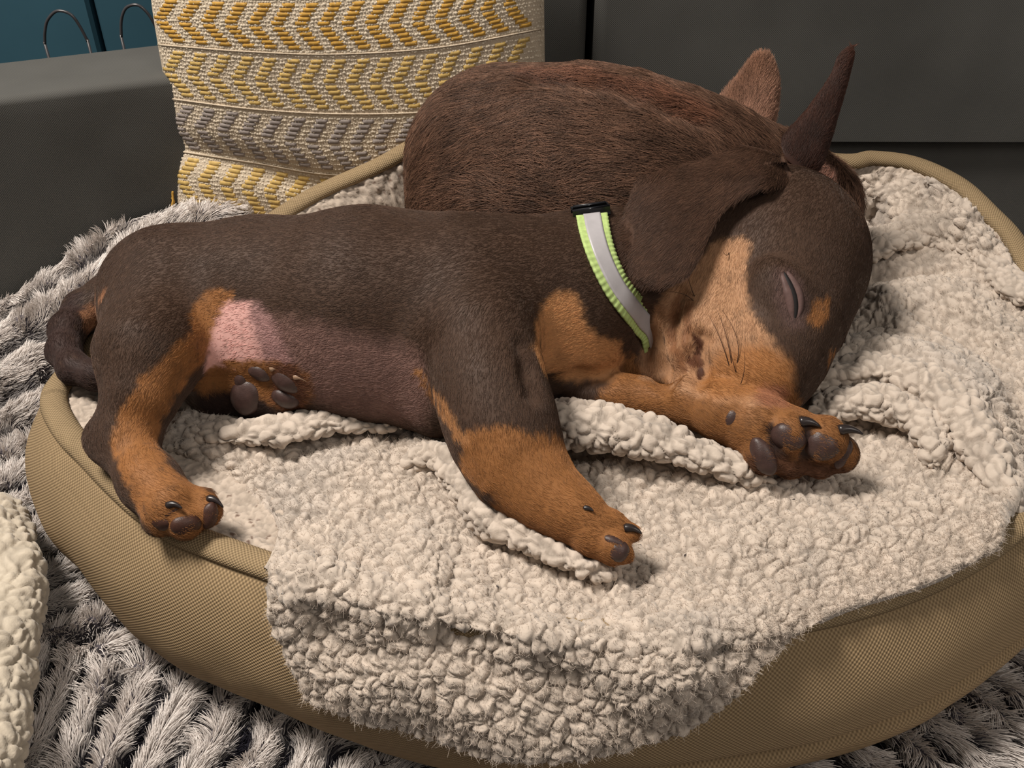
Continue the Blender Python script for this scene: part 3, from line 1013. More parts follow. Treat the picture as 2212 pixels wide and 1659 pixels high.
PV, PF = pb.mesh()
marks = [
    # thigh inner edge, shank and hind paw
    ([(445, 640), (500, 628), (496, 655), (482, 690), (462, 745), (420, 800), (375, 850), (350, 900), (335, 960), (352, 1000), (395, 1035), (450, 1062), (490, 1110), (440, 1180), (340, 1160), (300, 1110), (280, 1050), (262, 1010), (243, 960), (262, 895), (310, 830), (370, 770), (415, 725), (420, 680)], TAN, .003),
    ([(497, 655), (535, 658), (556, 715), (580, 792), (520, 800), (445, 795), (462, 745), (480, 690)], PINK, .004),
    ([(590, 720), (680, 735), (800, 770), (890, 790), (905, 820), (890, 900), (800, 880), (690, 850), (620, 800)], MAUVE, .016),
    ([(548, 662), (575, 690), (625, 795), (590, 795), (565, 720)], np.array(s2l(160, 124, 120)), .007),
    # far hind paw
    ([(455, 800), (520, 780), (600, 785), (660, 800), (680, 850), (640, 900), (540, 850), (480, 850), (420, 840)], TAN * .9, .003),
    ([(470, 850), (540, 855), (590, 900), (560, 920), (460, 900), (420, 870)], DARK, .004),
    # tail root
    ([(235, 615), (212, 650), (210, 690), (190, 720), (178, 690), (200, 645)], np.array(s2l(138, 97, 70)), .003),
    # near foreleg
    ([(1015, 940), (1060, 925), (1120, 935), (1175, 950), (1215, 960), (1290, 1080), (1420, 1150), (1350, 1240), (1200, 1160), (1080, 1080), (990, 1010)], TAN, .004),
    ([(900, 806), (912, 806), (960, 870), (1010, 950), (1000, 960), (940, 880)], np.array(s2l(150, 105, 66)), .002),
    # far foreleg
    ([(1290, 840), (1420, 825), (1500, 800), (1660, 850), (1790, 890), (1880, 930), (1850, 1040), (1640, 1040), (1520, 960), (1430, 900), (1300, 870)], TAN * .86, .003),
    ([(1736, 905), (1742, 905), (1749, 950), (1741, 985), (1737, 1015), (1727, 1015), (1732, 985), (1739, 950)], DARK, .002, 3),
    ([(1660, 925), (1668, 925), (1680, 962), (1690, 1005), (1680, 1005), (1668, 965)], DARK, .002, 3),
    ([(1620, 1000), (1700, 1000), (1820, 1015), (1800, 1040), (1640, 1040)], np.array(s2l(84, 54, 36)), .006),  # shadow along the paw's lower edge, painted in as darker brown
    ([(596, 800), (640, 800), (668, 830), (660, 880), (610, 890), (585, 850)], np.array(s2l(96, 60, 42)), .004),
    # chest patches
    ([(1205, 645), (1240, 645), (1255, 700), (1290, 735), (1340, 752), (1345, 785), (1300, 812), (1230, 812), (1170, 790), (1155, 730), (1175, 680)], np.array(s2l(180, 130, 86)), .005),
    ([(1385, 770), (1425, 760), (1430, 815), (1390, 815)], PALE_TAN * .8, .004),
    # cheek and muzzle
    ([(1548, 528), (1575, 515), (1618, 530), (1606, 560), (1598, 600), (1610, 655), (1636, 708), (1672, 752), (1702, 800), (1690, 845), (1670, 870), (1560, 860), (1450, 835), (1425, 780), (1410, 700), (1438, 640), (1500, 585), (1530, 550)], PALE_TAN, .004),
    ([(1560, 780), (1640, 760), (1700, 800), (1690, 850), (1560, 850), (1520, 830)], TAN * 1.15, .010),
    ([(1762, 640), (1785, 645), (1792, 665), (1782, 695), (1760, 700), (1750, 685)], TAN, .002),
    ([(1795, 752), (1815, 750), (1812, 775), (1795, 785)], TAN, .002),
    # eye patch, mouth corner, lip
    ([(1680, 592), (1700, 585), (1725, 605), (1738, 650), (1730, 695), (1705, 695), (1690, 650)], np.array(s2l(84, 64, 58)), .006),
    ([(1500, 729), (1510, 727), (1513, 742), (1510, 760), (1514, 790), (1512, 818), (1509, 818), (1510, 790), (1506, 760), (1507, 742)], np.array(s2l(66, 36, 20)), .0014, 3),
    ([(1488, 776), (1510, 778), (1510, 788), (1488, 784)], np.array(s2l(96, 60, 40)), .0022, 3),
    ([(1466, 640), (1470, 642), (1457, 700), (1460, 745), (1478, 800), (1472, 800), (1454, 748), (1450, 695)], np.array(s2l(126, 86, 58)), .0022, 3),  # cheek wrinkle: shade of the fold painted as a brown line
    ([(1486, 655), (1490, 657), (1487, 705), (1478, 745), (1474, 743), (1482, 700)], np.array(s2l(126, 86, 58)), .0022, 3),  # second cheek wrinkle, its shade painted the same way
    ([(1650, 846), (1690, 846), (1690, 872), (1650, 872)], np.array(s2l(140, 92, 66)), .006),
]
LEGS = [([(190, 662, .127), (146, 712, .126), (138, 758, .125), (160, 796, .125), (262, 822, .122)], 52, DARK * 1.25), ([(1112, 990, .146), (1184, 1072, .137), (1290, 1145, .130)], 112, TAN), ([(1330, 856, .125), (1560, 892, .132), (1720, 955, .132)], 104, TAN * .86), ([(360, 1085, .130), (430, 1112, .127)], 70, TAN)]
PC = paint(PV, BROWN, pb, marks, LEGS)
pup = thing('puppy', 'smooth chocolate and tan puppy asleep on its side in front, wearing the collar', 'dog', (-.02, .05, .11))
body = new_mesh('body', PV, PF, M_COAT, pup, cols=PC)
dens = np.ones(len(PV)); 
pk = near(PV, patch_points(pb, marks[1][0]), .02); dens = np.where(pk < .003, .35, 1)
fur_on(PV, PF, PC, pb, 190000, .0031, .00009, .13, 'fur', M_FUR, pup, jitter=.22, cvar=.17, tipgain=1.22, density=dens)


def sheet(name, edge_a, edge_b, depthf, thick, material, parent, col_f, nrow=40, ncol=18, curl=0.0):
    "a lobe between two outlines that run from root to tip, with real thickness"
    A = spline(np.array(edge_a, float), nrow); B = spline(np.array(edge_b, float), nrow)
    cs = np.linspace(0, 1, ncol)
    pix = A[:, None] * (1 - cs)[None, :, None] + B[:, None] * cs[None, :, None]
    d = depthf(pix.reshape(-1, 2)).reshape(nrow, ncol)
    prof = np.sqrt(np.clip(1 - (2 * cs - 1) ** 2, 0, 1))[None] * np.sqrt(np.clip(1 - (np.linspace(0, 1, nrow)) ** 6, 0, 1))[:, None]
    d = d + curl * (1 - prof) ** 2
    fr = PD(pix[..., 0], pix[..., 1], d - thick * .5 * prof)
    bk = PD(pix[..., 0], pix[..., 1], d + thick * .5 * prof)
    n = nrow * ncol
    V = np.concatenate([fr.reshape(-1, 3), bk.reshape(-1, 3)])
    Fq = grid_faces(ncol, nrow)
    F2 = Fq[:, ::-1] + n
    side = []
    for r in range(nrow - 1):
        side += [[r * ncol, r * ncol + n, (r + 1) * ncol + n, (r + 1) * ncol]]
        a = r * ncol + ncol - 1
        side += [[a, a + ncol, a + ncol + n, a + n]]
    for c in range(ncol - 1):
        side += [[c, c + 1, c + 1 + n, c + n]]
        a = (nrow - 1) * ncol + c
        side += [[a, a + n, a + 1 + n, a + 1]]
    Fs = np.concatenate([Fq, F2, np.array(side)])
    # orient front towards viewer
    nn = np.cross(V[Fq[0, 2]] - V[Fq[0, 0]], V[Fq[0, 3]] - V[Fq[0, 1]])
    mid = Fq[len(Fq) // 2]
    nn = np.cross(V[mid[2]] - V[mid[0]], V[mid[3]] - V[mid[1]])
    if nn @ (CAM - V[mid[0]]) < 0: Fs = Fs[:, ::-1].copy()
    C = col_f(V, np.concatenate([pix.reshape(-1, 2)] * 2), np.repeat([0, 1], n))
    o = new_mesh(name, V, Fs, material, parent, cols=C)
    return o, V, Fs, C


def body_depth(body, off, blur=60, fallback=None):
    def f(pix):
        d = body.cast(pix[:, 0], pix[:, 1])
        ok = ~np.isnan(d)
        out = np.zeros(len(pix))
        for i in range(len(pix)):
            w = np.exp(-((pix[ok] - pix[i]) ** 2).sum(1) / (2 * blur * blur))
            out[i] = (w * d[ok]).sum() / (w.sum() + 1e-12)
        return out - off
    return f


EAR_BROWN = BROWN * np.array([1.05, .98, .95])
ctl = np.array([(1640, 440), (1560, 480), (1480, 520), (1420, 560), (1400, 500), (1450, 440), (1540, 420), (1440, 590)], float)
cdp = pb.cast(ctl[:, 0], ctl[:, 1])
pl, *_r = np.linalg.lstsq(np.c_[ctl - [1500, 480], np.ones(len(ctl))], cdp, rcond=None)


def eb(px):
    "the ear lies over neck and cheek, lifting off at the fold along its top and rooted in the skull"
    d = (px - [1500, 480]) @ pl[:2] + pl[2] - .013
    own = pb.cast(px[:, 0], px[:, 1])
    d = np.where(np.isnan(own), d, np.minimum(d, own - .0045))
    y = px[:, 1]
    d = d + .010 * smooth(380, 300, y) - .004 * np.exp(-((px[:, 0] - 1450) ** 2 + (y - 420) ** 2) / 90 ** 2)
    root = smooth(1655, 1712, px[:, 0])
    sk = np.where(np.isnan(own), d + .012, own + .003)
    d = d * (1 - root) + sk * root
    return d


ear, EV, EF, EC = sheet('ear', [(1692, 338), (1640, 320), (1560, 306), (1480, 303), (1412, 312), (1388, 350), (1374, 400), (1356, 450), (1346, 505), (1352, 555), (1370, 595), (1398, 616)],
                        [(1722, 398), (1690, 402), (1640, 412), (1590, 436), (1560, 462), (1536, 505), (1515, 552), (1492, 592), (1460, 613), (1430, 620), (1398, 617)],
                        eb, .0060, M_COAT, pup, lambda V, px, b: np.tile(EAR_BROWN, (len(V), 1)), 56, 30)


class Flow:
    def __init__(s, d): s.d = np.array(d, float)
    def flow_at(s, p): return np.tile(s.d, (len(p), 1))


fur_on(EV, EF, EC, Flow(PD(1420, 600, .55) - PD(1640, 360, .56)), 22000, .0048, .0001, .14, 'ear_fur', M_FUR, ear, jitter=.15, tipgain=1.35)


def pad_at(body, px, py, rx, ry, rot, parent, name='paw_pad', proud=.35, material=None, depth=None):
    c = on(body, px, py)
    g = body.grad(np.array([c]))[0]
    sc = dep(c) / FPX
    a = math.radians(rot)
    u = RGT * math.cos(a) - UPV * math.sin(a); v = RGT * math.sin(a) + UPV * math.cos(a)
    u = u - g * (u @ g); u /= np.linalg.norm(u); v = np.cross(g, u)
    th, ph = np.meshgrid(np.linspace(0, 2 * math.pi, 28, endpoint=False), np.linspace(0, math.pi, 17))
    h = min(rx, ry) * sc * .75
    q = (np.cos(th) * np.sin(ph))[..., None] * u * rx * sc + (np.sin(th) * np.sin(ph))[..., None] * v * ry * sc + np.cos(ph)[..., None] * g * h
    V = (q + c - g * h * (1 - proud) * 1.02).reshape(-1, 3)
    V = V + .09 * min(rx, ry) * sc * np.stack([vnoise(V, .006, 300 + k) for k in range(3)], -1)
    return new_mesh(name, V, grid_faces(28, 17, True), material or M_PAD, parent)


def claw(body, p0, p1, r, parent, sag=.25, material=None, lift=.002):
    a = on(body, *p0, -.001)
    d = dep(a)
    L = np.hypot(p1[0] - p0[0], p1[1] - p0[1]) * d / FPX
    b = PD(*p1, d - lift)
    t = np.linspace(0, 1, 8)[:, None]
    mid = (a + b) / 2 + UPV * L * sag
    path = (1 - t) ** 2 * a + 2 * t * (1 - t) * mid + t * t * b
    V, F = tube(path, r * d / FPX * (1 - .82 * t[:, 0] ** 1.5), 8)
    return new_mesh('claw', V, F, material or M_CLAW, parent)


# far fore paw, pads towards the lens
for q in [(1700, 948, 37, 32, 12), (1776, 968, 42, 37, 20), (1829, 984, 17, 34, 25), (1645, 990, 26, 46, -25), (1578, 902, 17, 23, 10)]: pad_at(pb, *q, pup, proud=.12)
claw(pb, (1728, 912), (1772, 922), 12, pup)
claw(pb, (1812, 930), (1864, 938), 12, pup)
# far hind paw
for q in [(528, 860, 36, 42, 15), (518, 824, 16, 22, 0), (560, 810, 28, 22, 10), (614, 828, 40, 28, 25), (612, 864, 34, 24, 15)]: pad_at(pb, *q, pup, proud=.5)
for a, b in [((585, 797), (612, 799)), ((636, 814), (662, 824))]: claw(pb, a, b, 7, pup, material=M_CLAW_PALE)
# near hind paw
for q in [(346, 1136, 30, 21, -8), (404, 1136, 33, 25, 0), (456, 1118, 20, 32, 15), (372, 1106, 20, 8, -30)]: pad_at(pb, *q, pup, proud=.2, material=M_PAD_RED)
for a, b in [((362, 1092), (393, 1098)), ((450, 1078), (482, 1096))]: claw(pb, a, b, 9, pup, .35)
# near fore paw
for q in [(1326, 1166, 24, 11, 25), (1342, 1192, 26, 24, 30)]: pad_at(pb, *q, pup)
claw(pb, (1350, 1142), (1386, 1153), 11, pup, .3); claw(pb, (1262, 1098), (1282, 1104), 7, pup)
# whiskers
wh = []
for a, m, b in [((1575, 790), (1555, 720), (1530, 680)), ((1580, 785), (1572, 720), (1548, 668)), ((1592, 785), (1606, 730), (1560, 670)), ((1590, 805), (1582, 780), (1572, 730)), ((1600, 830), (1612, 800), (1608, 760)),
                ((1575, 545), (1570, 560), (1560, 540)), ((1498, 650), (1480, 630), (1440, 630)), ((1500, 640), (1490, 615), (1484, 590))]:
    pa = on(pb, *a, .0002); pm = on(pb, *m, .004); pe = on(pb, *b, .006)
    t = np.linspace(0, 1, 6)[:, None]
    wh.append((1 - t) ** 2 * pa + 2 * t * (1 - t) * pm + t * t * pe)
wh = np.array(wh)
hair('whiskers', wh, np.full(len(wh), .00022), np.tile(s2l(40, 24, 16), (len(wh), 1)), np.tile(s2l(70, 44, 30), (len(wh), 1)), M_FUR, pup)

# closed eye: two soft lids meeting in a dark slit
M_LID = mat('eyelid_skin', s2l(98, 77, 73), .5, noise=(220, .78, 1.12), bump=('noise', 900, .3, .0003), spec=.15)
M_SLIT = mat('eye_slit', s2l(16, 10, 10), .7, noise=(100, .9, 1.1), spec=.4)


def lid(name, line, rmax, m, off, n=26):
    q = spline(np.array(line, float), n)
    d = pb.cast(q[:, 0], q[:, 1])
    path = PD(q[:, 0], q[:, 1], d + off)
    r = rmax * np.sin(np.linspace(.12, math.pi - .12, n)) ** .8
    V, F = tube(path, r, 10)
    return new_mesh(name, V, F, m, pup)


lid('eyelid', [(1687, 584), (1692, 604), (1700, 630), (1706, 655), (1709, 678), (1714, 698)], .0028, M_LID, .0012)
lid('eyelid', [(1692, 580), (1705, 597), (1717, 618), (1725, 642), (1726, 668), (1718, 698)], .0026, M_LID, .0012)
lid('eye_slit', [(1692, 586), (1701, 607), (1710, 630), (1716, 655), (1717, 675), (1716, 694)], .0022, M_SLIT, .0006)

# ------------------------------------------------------------------ collar
nb = Body((-.12, -.06, .085), (.22, .16, .24), .002)      # neck alone, so that the strap runs beneath the cheek
nb.chain([(1500, 560, .158, 128), (1340, 590, .158, 138), (1180, 645, .158, 160)], .02)
nb.blob(1225, 735, .142, 125, 130, 120, 20, .02)
nb.blob(1385, 758, .125, 74, 84, 70, 0, .015)
nc = P(1322, 585, .158)
cl_px = [(1278, 466), (1284, 500), (1295, 540), (1311, 580), (1332, 620), (1360, 658), (1386, 690), (1408, 716)]
front = np.array([on(pb if k < 6 else nb, *q, .0014) for k, q in enumerate(cl_px)])
_, _, vt = np.linalg.svd(front - nc)
e1 = front[0] - nc; e1 /= np.linalg.norm(e1)
axn = vt[2]; axn = axn - e1 * (axn @ e1); axn /= np.linalg.norm(axn); e2 = np.cross(axn, e1)
an = [math.atan2((q - nc) @ e2, (q - nc) @ e1) for q in front]
if an[3] < 0: e2 = -e2; an = [-x for x in an]
a_end = an[-1] % (2 * math.pi)
hid = []
for a in np.linspace(a_end, 2 * math.pi, 26)[1:-1]:
    dr = e1 * math.cos(a) + e2 * math.sin(a); r = .010
    while nb.sample(np.array([nc + dr * r]))[0] < .0012 and r < .09: r += .0006
    hid.append(nc + dr * r)
hid = np.array(hid)
loop = np.concatenate([front, hid])
for _ in range(2):
    sm = (np.roll(loop, 1, 0) + 2 * loop + np.roll(loop, -1, 0)) / 4
    loop[len(front):] = sm[len(front):]
NB = 420
lp = spline(loop, NB, closed=True)
tg_ = np.roll(lp, -1, 0) - np.roll(lp, 1, 0); tg_ /= np.linalg.norm(tg_, axis=1, keepdims=True)
g = nb.grad(lp)
for _ in range(6): g = (np.roll(g, 1, 0) + g + np.roll(g, -1, 0)) / 3
g -= tg_ * (g * tg_).sum(1, keepdims=True); g /= np.linalg.norm(g, axis=1, keepdims=True)
wd = np.cross(tg_, g)


def band(half, lo, hi, ridge=0, cols=9):
    prof = []
    cs = np.linspace(-1, 1, cols)
    top = [(c, hi) for c in cs]; bot = [(c, lo) for c in cs[::-1]]
    ring_ = top + bot; m = len(ring_)
    V = np.zeros((NB, m, 3))
    for k, (c, h) in enumerate(ring_):
        hh = np.full(NB, h)
        if ridge and abs(c) > .5 and k < cols:
            hh = h + ridge * np.sin(np.arange(NB) * math.pi / 2.0)
        ww = half * c * (1 + (.012 * np.sin(np.arange(NB) * math.pi / 2.0) if abs(c) == 1 else 0))
        V[:, k] = lp + wd * np.reshape(ww, (-1, 1)) + g * hh[:, None]
    F = np.array([[i * m + k, i * m + (k + 1) % m, ((i + 1) % NB) * m + (k + 1) % m, ((i + 1) % NB) * m + k] for i in range(NB) for k in range(m)])
    return V.reshape(-1, 3), F


collar = thing('dog_collar', 'neon green webbing collar with a grey reflective stripe around the sleeping puppy', 'collar', tuple(nc))
M_NEON = mat('neon_webbing', s2l(172, 194, 122), .7, noise=(400, .85, 1.1), spec=.25)
M_REFL = mat('reflective_tape', s2l(172, 168, 170), .38, noise=(160, .93, 1.05), spec=.5)
M_PLASTIC = mat('black_plastic', s2l(30, 30, 34), .35, noise=(120, .8, 1.2), spec=.5)
V, F = band(.0086, -.0004, .0012, .0003, 13); new_mesh('webbing', V, F, M_NEON, collar)
V, F = band(.0047, .0006, .0018); new_mesh('reflective_stripe', V, F, M_REFL, collar)
# slider at the top of the neck
k0 = int(np.argmin(((lp - front[0]) ** 2).sum(1)))
bk = (k0 - 4) % NB
c0, t0, g0, w0 = lp[bk], tg_[bk], g[bk], wd[bk]
import bmesh


def bev_box(name, c, ax, half, m, parent, bevel=.0008):
    bm = bmesh.new(); bmesh.ops.create_cube(bm, size=2)
    for v in bm.verts:
        v.co = Vector(c + ax[0] * v.co.x * half[0] + ax[1] * v.co.y * half[1] + ax[2] * v.co.z * half[2])
    bmesh.ops.bevel(bm, geom=list(bm.edges), offset=bevel, segments=3, affect='EDGES', profile=.5)
    me = bpy.data.meshes.new(name); bm.to_mesh(me); bm.free()
    me.polygons.foreach_set('use_smooth', np.ones(len(me.polygons), bool))
    me.materials.append(m)
    o = bpy.data.objects.new(name, me); COL.objects.link(o); set_parent(o, parent); return o


bev_box('slider', c0 + g0 * .0016, (t0, w0, g0), (.0034, .0096, .0022), M_PLASTIC, collar)
bev_box('slider_bar', c0 + g0 * .0038 + t0 * -.001, (t0, w0, g0), (.0012, .0088, .0012), M_PLASTIC, collar, .0004)

# ------------------------------------------------------------------ second dog, curled up behind
RED = np.array(s2l(76, 55, 43))
d2b = Body((-.10, .06, .09), (.30, .31, .275), .0022)
d2b.chain([(1700, 425, .172, 95), (1630, 425, .172, 118), (1520, 432, .174, 172), (1400, 425, .176, 212), (1250, 398, .176, 222), (1095, 362, .176, 192)], .03)
d2b.chain([(1090, 375, .170, 188), (1060, 480, .150, 168)], .03)
c = P(1235, 352, .166) + FWD * .03; d2b.ell(c, [RGT, UPV, FWD], (.064, .0625, .05), .010)
c = P(1420, 400, .166) + FWD * .02; d2b.ell(c, [RGT * .95 - UPV * .3, UPV * .95 + RGT * .3, FWD], (.06, .052, .05), .010)
ridge = [on(d2b, *q) for q in [(1170, 176), (1240, 176), (1310, 186), (1390, 212), (1470, 244), (1530, 272)]]
for a, b in zip(ridge[:-1], ridge[1:]): d2b.cone(a, b, .0035, .0035, .010, sub=True)
# head, mostly hidden behind the puppy's
d2b.chain([(1690, 425, .170, 100), (1742, 450, .160, 92), (1770, 540, .146, 70)], .02)
V2, F2q = d2b.mesh()
mk2 = [([(1740, 375), (1790, 350), (1812, 372), (1790, 392), (1755, 392)], np.array(s2l(176, 138, 122)), .004), ([(1165, 140), (1290, 150), (1480, 205), (1600, 265), (1530, 268), (1470, 238), (1390, 206), (1310, 180), (1240, 170), (1165, 170)], np.array(s2l(86, 57, 43)), .006)]
C2 = paint(V2, RED, d2b, mk2)
# streaks of the lighter and darker coat
stq = V2 * np.array([1, 2.6, 2.6])
C2 *= (1 + .22 * vnoise(stq, .012, 41) + .15 * vnoise(stq, .005, 42))[:, None]
dog2 = thing('dog', 'reddish brown dog curled up behind the puppy, both ears standing up', 'dog', (.10, .19, .105))
M_COAT2 = mat('rough_coat', attr='col', rough=.6, noise=(60, .9, 1.1), bump=('noise', 500, .3, .0008), spec=.2)
new_mesh('body', V2, F2q, M_COAT2, dog2, cols=C2)
fur_on(V2, F2q, C2, d2b, 110000, .0125, .00014, .16, 'fur', M_FUR, dog2, jitter=.2, tipgain=2.0, k=5, cvar=.42)


def const_depth(d0, ax=0.0, ay=0.0, c=(1700, 250), bow=None):
    def f(p):
        d = d0 + ax * (p[:, 0] - c[0]) + ay * (p[:, 1] - c[1])
        return d
    return f


dh = dep(P(1720, 400, .172))
SPIKE = np.array(s2l(52, 29, 20))
sp_, sV, sF, sC = sheet('ear', [(1672, 322), (1700, 285), (1742, 238), (1790, 170), (1808, 130), (1822, 112), (1838, 103)],
                        [(1746, 384), (1768, 368), (1780, 345), (1796, 298), (1815, 232), (1834, 165), (1843, 125), (1838, 103)],
                        const_depth(dh - .056, -.00002, .00002, (1740, 350)), .008, M_COAT, dog2,
                        lambda V, px, b: np.where(b[:, None] == 0, SPIKE, np.array(s2l(150, 110, 96))) * (.85 + .5 * smooth(1790, 1845, px[:, :1]) + .15 * vnoise(V, .008, 51)[:, None]), 44, 18, curl=.004)
fur_on(sV, sF, sC, Flow(PD(1838, 105, .6) - PD(1720, 360, .6)), 9000, .005, .0001, .12, 'ear_fur', M_FUR, sp_, jitter=.15, tipgain=1.4)
LIGHT_EAR = np.array(s2l(136, 100, 80))


def ear2_col(V, px, b):
    t = smooth(120, 300, px[:, 1:2])
    c = LIGHT_EAR * (1 - t) + np.array(s2l(170, 132, 112)) * t
    edge = smooth(1640, 1580, px[:, :1] + .5 * (px[:, 1:2] - 200))
    c = c * (1 - .5 * edge) + np.array(s2l(98, 66, 48)) * .5 * edge
    return c * (1 + .12 * vnoise(V, .006, 61)[:, None])


e2, sV, sF, sC = sheet('ear', [(1530, 245), (1562, 205), (1592, 168), (1620, 130), (1634, 120), (1650, 117)],
                       [(1672, 300), (1670, 280), (1678, 240), (1682, 190), (1676, 150), (1665, 125), (1650, 117)],
                       const_depth(dh + .000, 0, .0001, (1620, 250)), .007, M_COAT, dog2, ear2_col, 40, 20, curl=.003)
fur_on(sV, sF, sC, Flow(PD(1640, 120, .6) - PD(1610, 300, .6)), 9000, .0055, .0001, .16, 'ear_fur', M_FUR, e2, jitter=.25, tipgain=1.35)

# ------------------------------------------------------------------ sherpa blanket over the bed
def on_bed(px, py, off, zf=.10):
    r = ray(px, py)
    hit = BED_BVH.ray_cast(Vector(CAM), Vector(r).normalized())
    p = np.array(hit[0]) if hit[0] is not None else P(px, py, zf)
    return p - r / np.linalg.norm(r) * off


ROWS = [
    [(430, 862, .006), (700, 790, .006), (1000, 770, .006), (1300, 720, .006), (1600, 620, .006), (1760, 470, .008), (1815, 398, .006), (1860, 380, .004), (1920, 372, .004), (2000, 392, .006), (2110, 470, .008), (2250, 640, .008)],
    [(380, 915, .006), (650, 862, .012), (900, 880, .010), (1200, 850, .010), (1500, 780, .008), (1740, 600, .010), (1850, 480, .012), (1960, 470, .012), (2060, 520, .014), (2270, 740, .012)],
    [(348, 957, .006), (600, 920, .012), (885, 905, .012), (1180, 885, .012), (1500, 880, .012), (1800, 740, .014), (1960, 640, .014), (2290, 850, .014)],
    [(425, 990, .004), (650, 980, .009), (900, 960, .012), (1200, 965, .010), (1550, 995, .010), (1850, 860, .014), (2050, 800, .016), (2300, 950, .014)],
    [(500, 1022, .004), (700, 1040, .008), (950, 1030, .012), (1250, 1050, .008), (1600, 1080, .008), (1900, 1000, .010), (2100, 930, .014), (2310, 1040, .010)],
    [(592, 1110, .004), (760, 1110, .008), (1000, 1110, .012), (1300, 1150, .008), (1650, 1160, .008), (1930, 1090, .009), (2110, 1000, .012), (2260, 1040, .012)],
    [(572, 1235, .008), (760, 1220, .009), (1000, 1220, .010), (1300, 1250, .008), (1650, 1230, .010), (1930, 1160, .012), (2100, 1090, .016), (2192, 1090, .014)],
    [(577, 1320, .009), (780, 1330, .011), (1000, 1340, .012), (1300, 1370, .012), (1600, 1310, .012), (1850, 1240, .012), (2040, 1170, .014), (2176, 1120, .014)],
    [(592, 1410, .008), (790, 1450, .011), (1000, 1480, .011), (1300, 1500, .012), (1560, 1390, .012), (1740, 1295, .012), (1960, 1225, .012), (2172, 1140, .012)],
    [(622, 1470, .007), (800, 1530, .009), (1000, 1570, .009), (1300, 1590, .010), (1520, 1480, .010), (1690, 1362, .011), (1860, 1277, .011), (2020, 1228, .011), (2172, 1163, .010)],
    [(648, 1512, .005), (810, 1588, .006), (1000, 1632, .006), (1300, 1645, .007), (1490, 1590, .007), (1655, 1435, .007), (1745, 1358, .008), (1845, 1308, .008), (2005, 1262, .008), (2165, 1188, .009)],
]
NU, NV = 760, 560
K = 40
rows3 = []
for r in ROWS:
    q = spline(np.array(r, float), K)          # px, py, offset
    rows3.append(np.array([on_bed(a, b, c) for a, b, c in q]))
G = np.stack(rows3)


def refine(A, n, axis):
    A = np.moveaxis(A, axis, 0)
    q = np.concatenate([2 * A[:1] - A[1:2], A, 2 * A[-1:] - A[-2:-1]])
    t = np.linspace(0, len(A) - 1, n); s = np.minimum(t.astype(int), len(A) - 2); f = (t - s).reshape(-1, *[1] * (A.ndim - 1))
    a, b, c, d = q[s], q[s + 1], q[s + 2], q[s + 3]
    out = .5 * (2 * b + (c - a) * f + (2 * a - 5 * b + 4 * c - d) * f * f + (3 * b - a - 3 * c + d) * f ** 3)
    return np.moveaxis(out, 0, axis)


def keep_out(A, moff):
    "lift points that would sink into the bed"
    q = A.reshape(-1, 3).copy()
    o = Vector(CAM)
    for i, p in enumerate(q):
        d = Vector(p) - o; L = d.length; d /= L
        h = BED_BVH.ray_cast(o, d)
        if h[0] is not None and h[3] - moff < L:
            q[i] = CAM + np.array(d) * (h[3] - moff)
    return q.reshape(A.shape)


# relax jumps of the support so the cloth hangs in smooth curves
for _ in range(2):
    G[1:-1, 1:-1] = .5 * G[1:-1, 1:-1] + .125 * (G[2:, 1:-1] + G[:-2, 1:-1] + G[1:-1, 2:] + G[1:-1, :-2])


G = refine(refine(G, 64, 0), 80, 1)
for it in range(3):
    G = keep_out(G, .0065)
    for _ in range(2):
        G[1:-1, 1:-1] = .5 * G[1:-1, 1:-1] + .125 * (G[2:, 1:-1] + G[:-2, 1:-1] + G[1:-1, 2:] + G[1:-1, :-2])
G = keep_out(G, .0085)
S = refine(refine(G, NV, 0), NU, 1)
BF = grid_faces(NU, NV)


def polydist(px, line):
    "distance of pixels to a polyline, and signed side"
    line = np.asarray(line, float)
    best = np.full(len(px), 1e9); side = np.zeros(len(px)); par = np.zeros(len(px))
    L = np.concatenate([[0], np.cumsum(np.linalg.norm(np.diff(line, axis=0), axis=1))])
    for i, (a, b) in enumerate(zip(line[:-1], line[1:])):
        ab = b - a
        t = np.clip(((px - a) @ ab) / (ab @ ab), 0, 1)
        v = px - a - t[:, None] * ab
        d = np.hypot(v[:, 0], v[:, 1])
        m = d < best
        best = np.where(m, d, best); side = np.where(m, np.sign(ab[0] * v[:, 1] - ab[1] * v[:, 0]), side)
        par = np.where(m, (L[i] + t * (L[i + 1] - L[i])) / L[-1], par)
    return best, side, par


SV = S.reshape(-1, 3).copy()
px0, _ = proj(SV)
N0 = vert_normals(SV, BF)
N0 *= np.sign((N0 * (CAM - SV)).sum(1, keepdims=True))
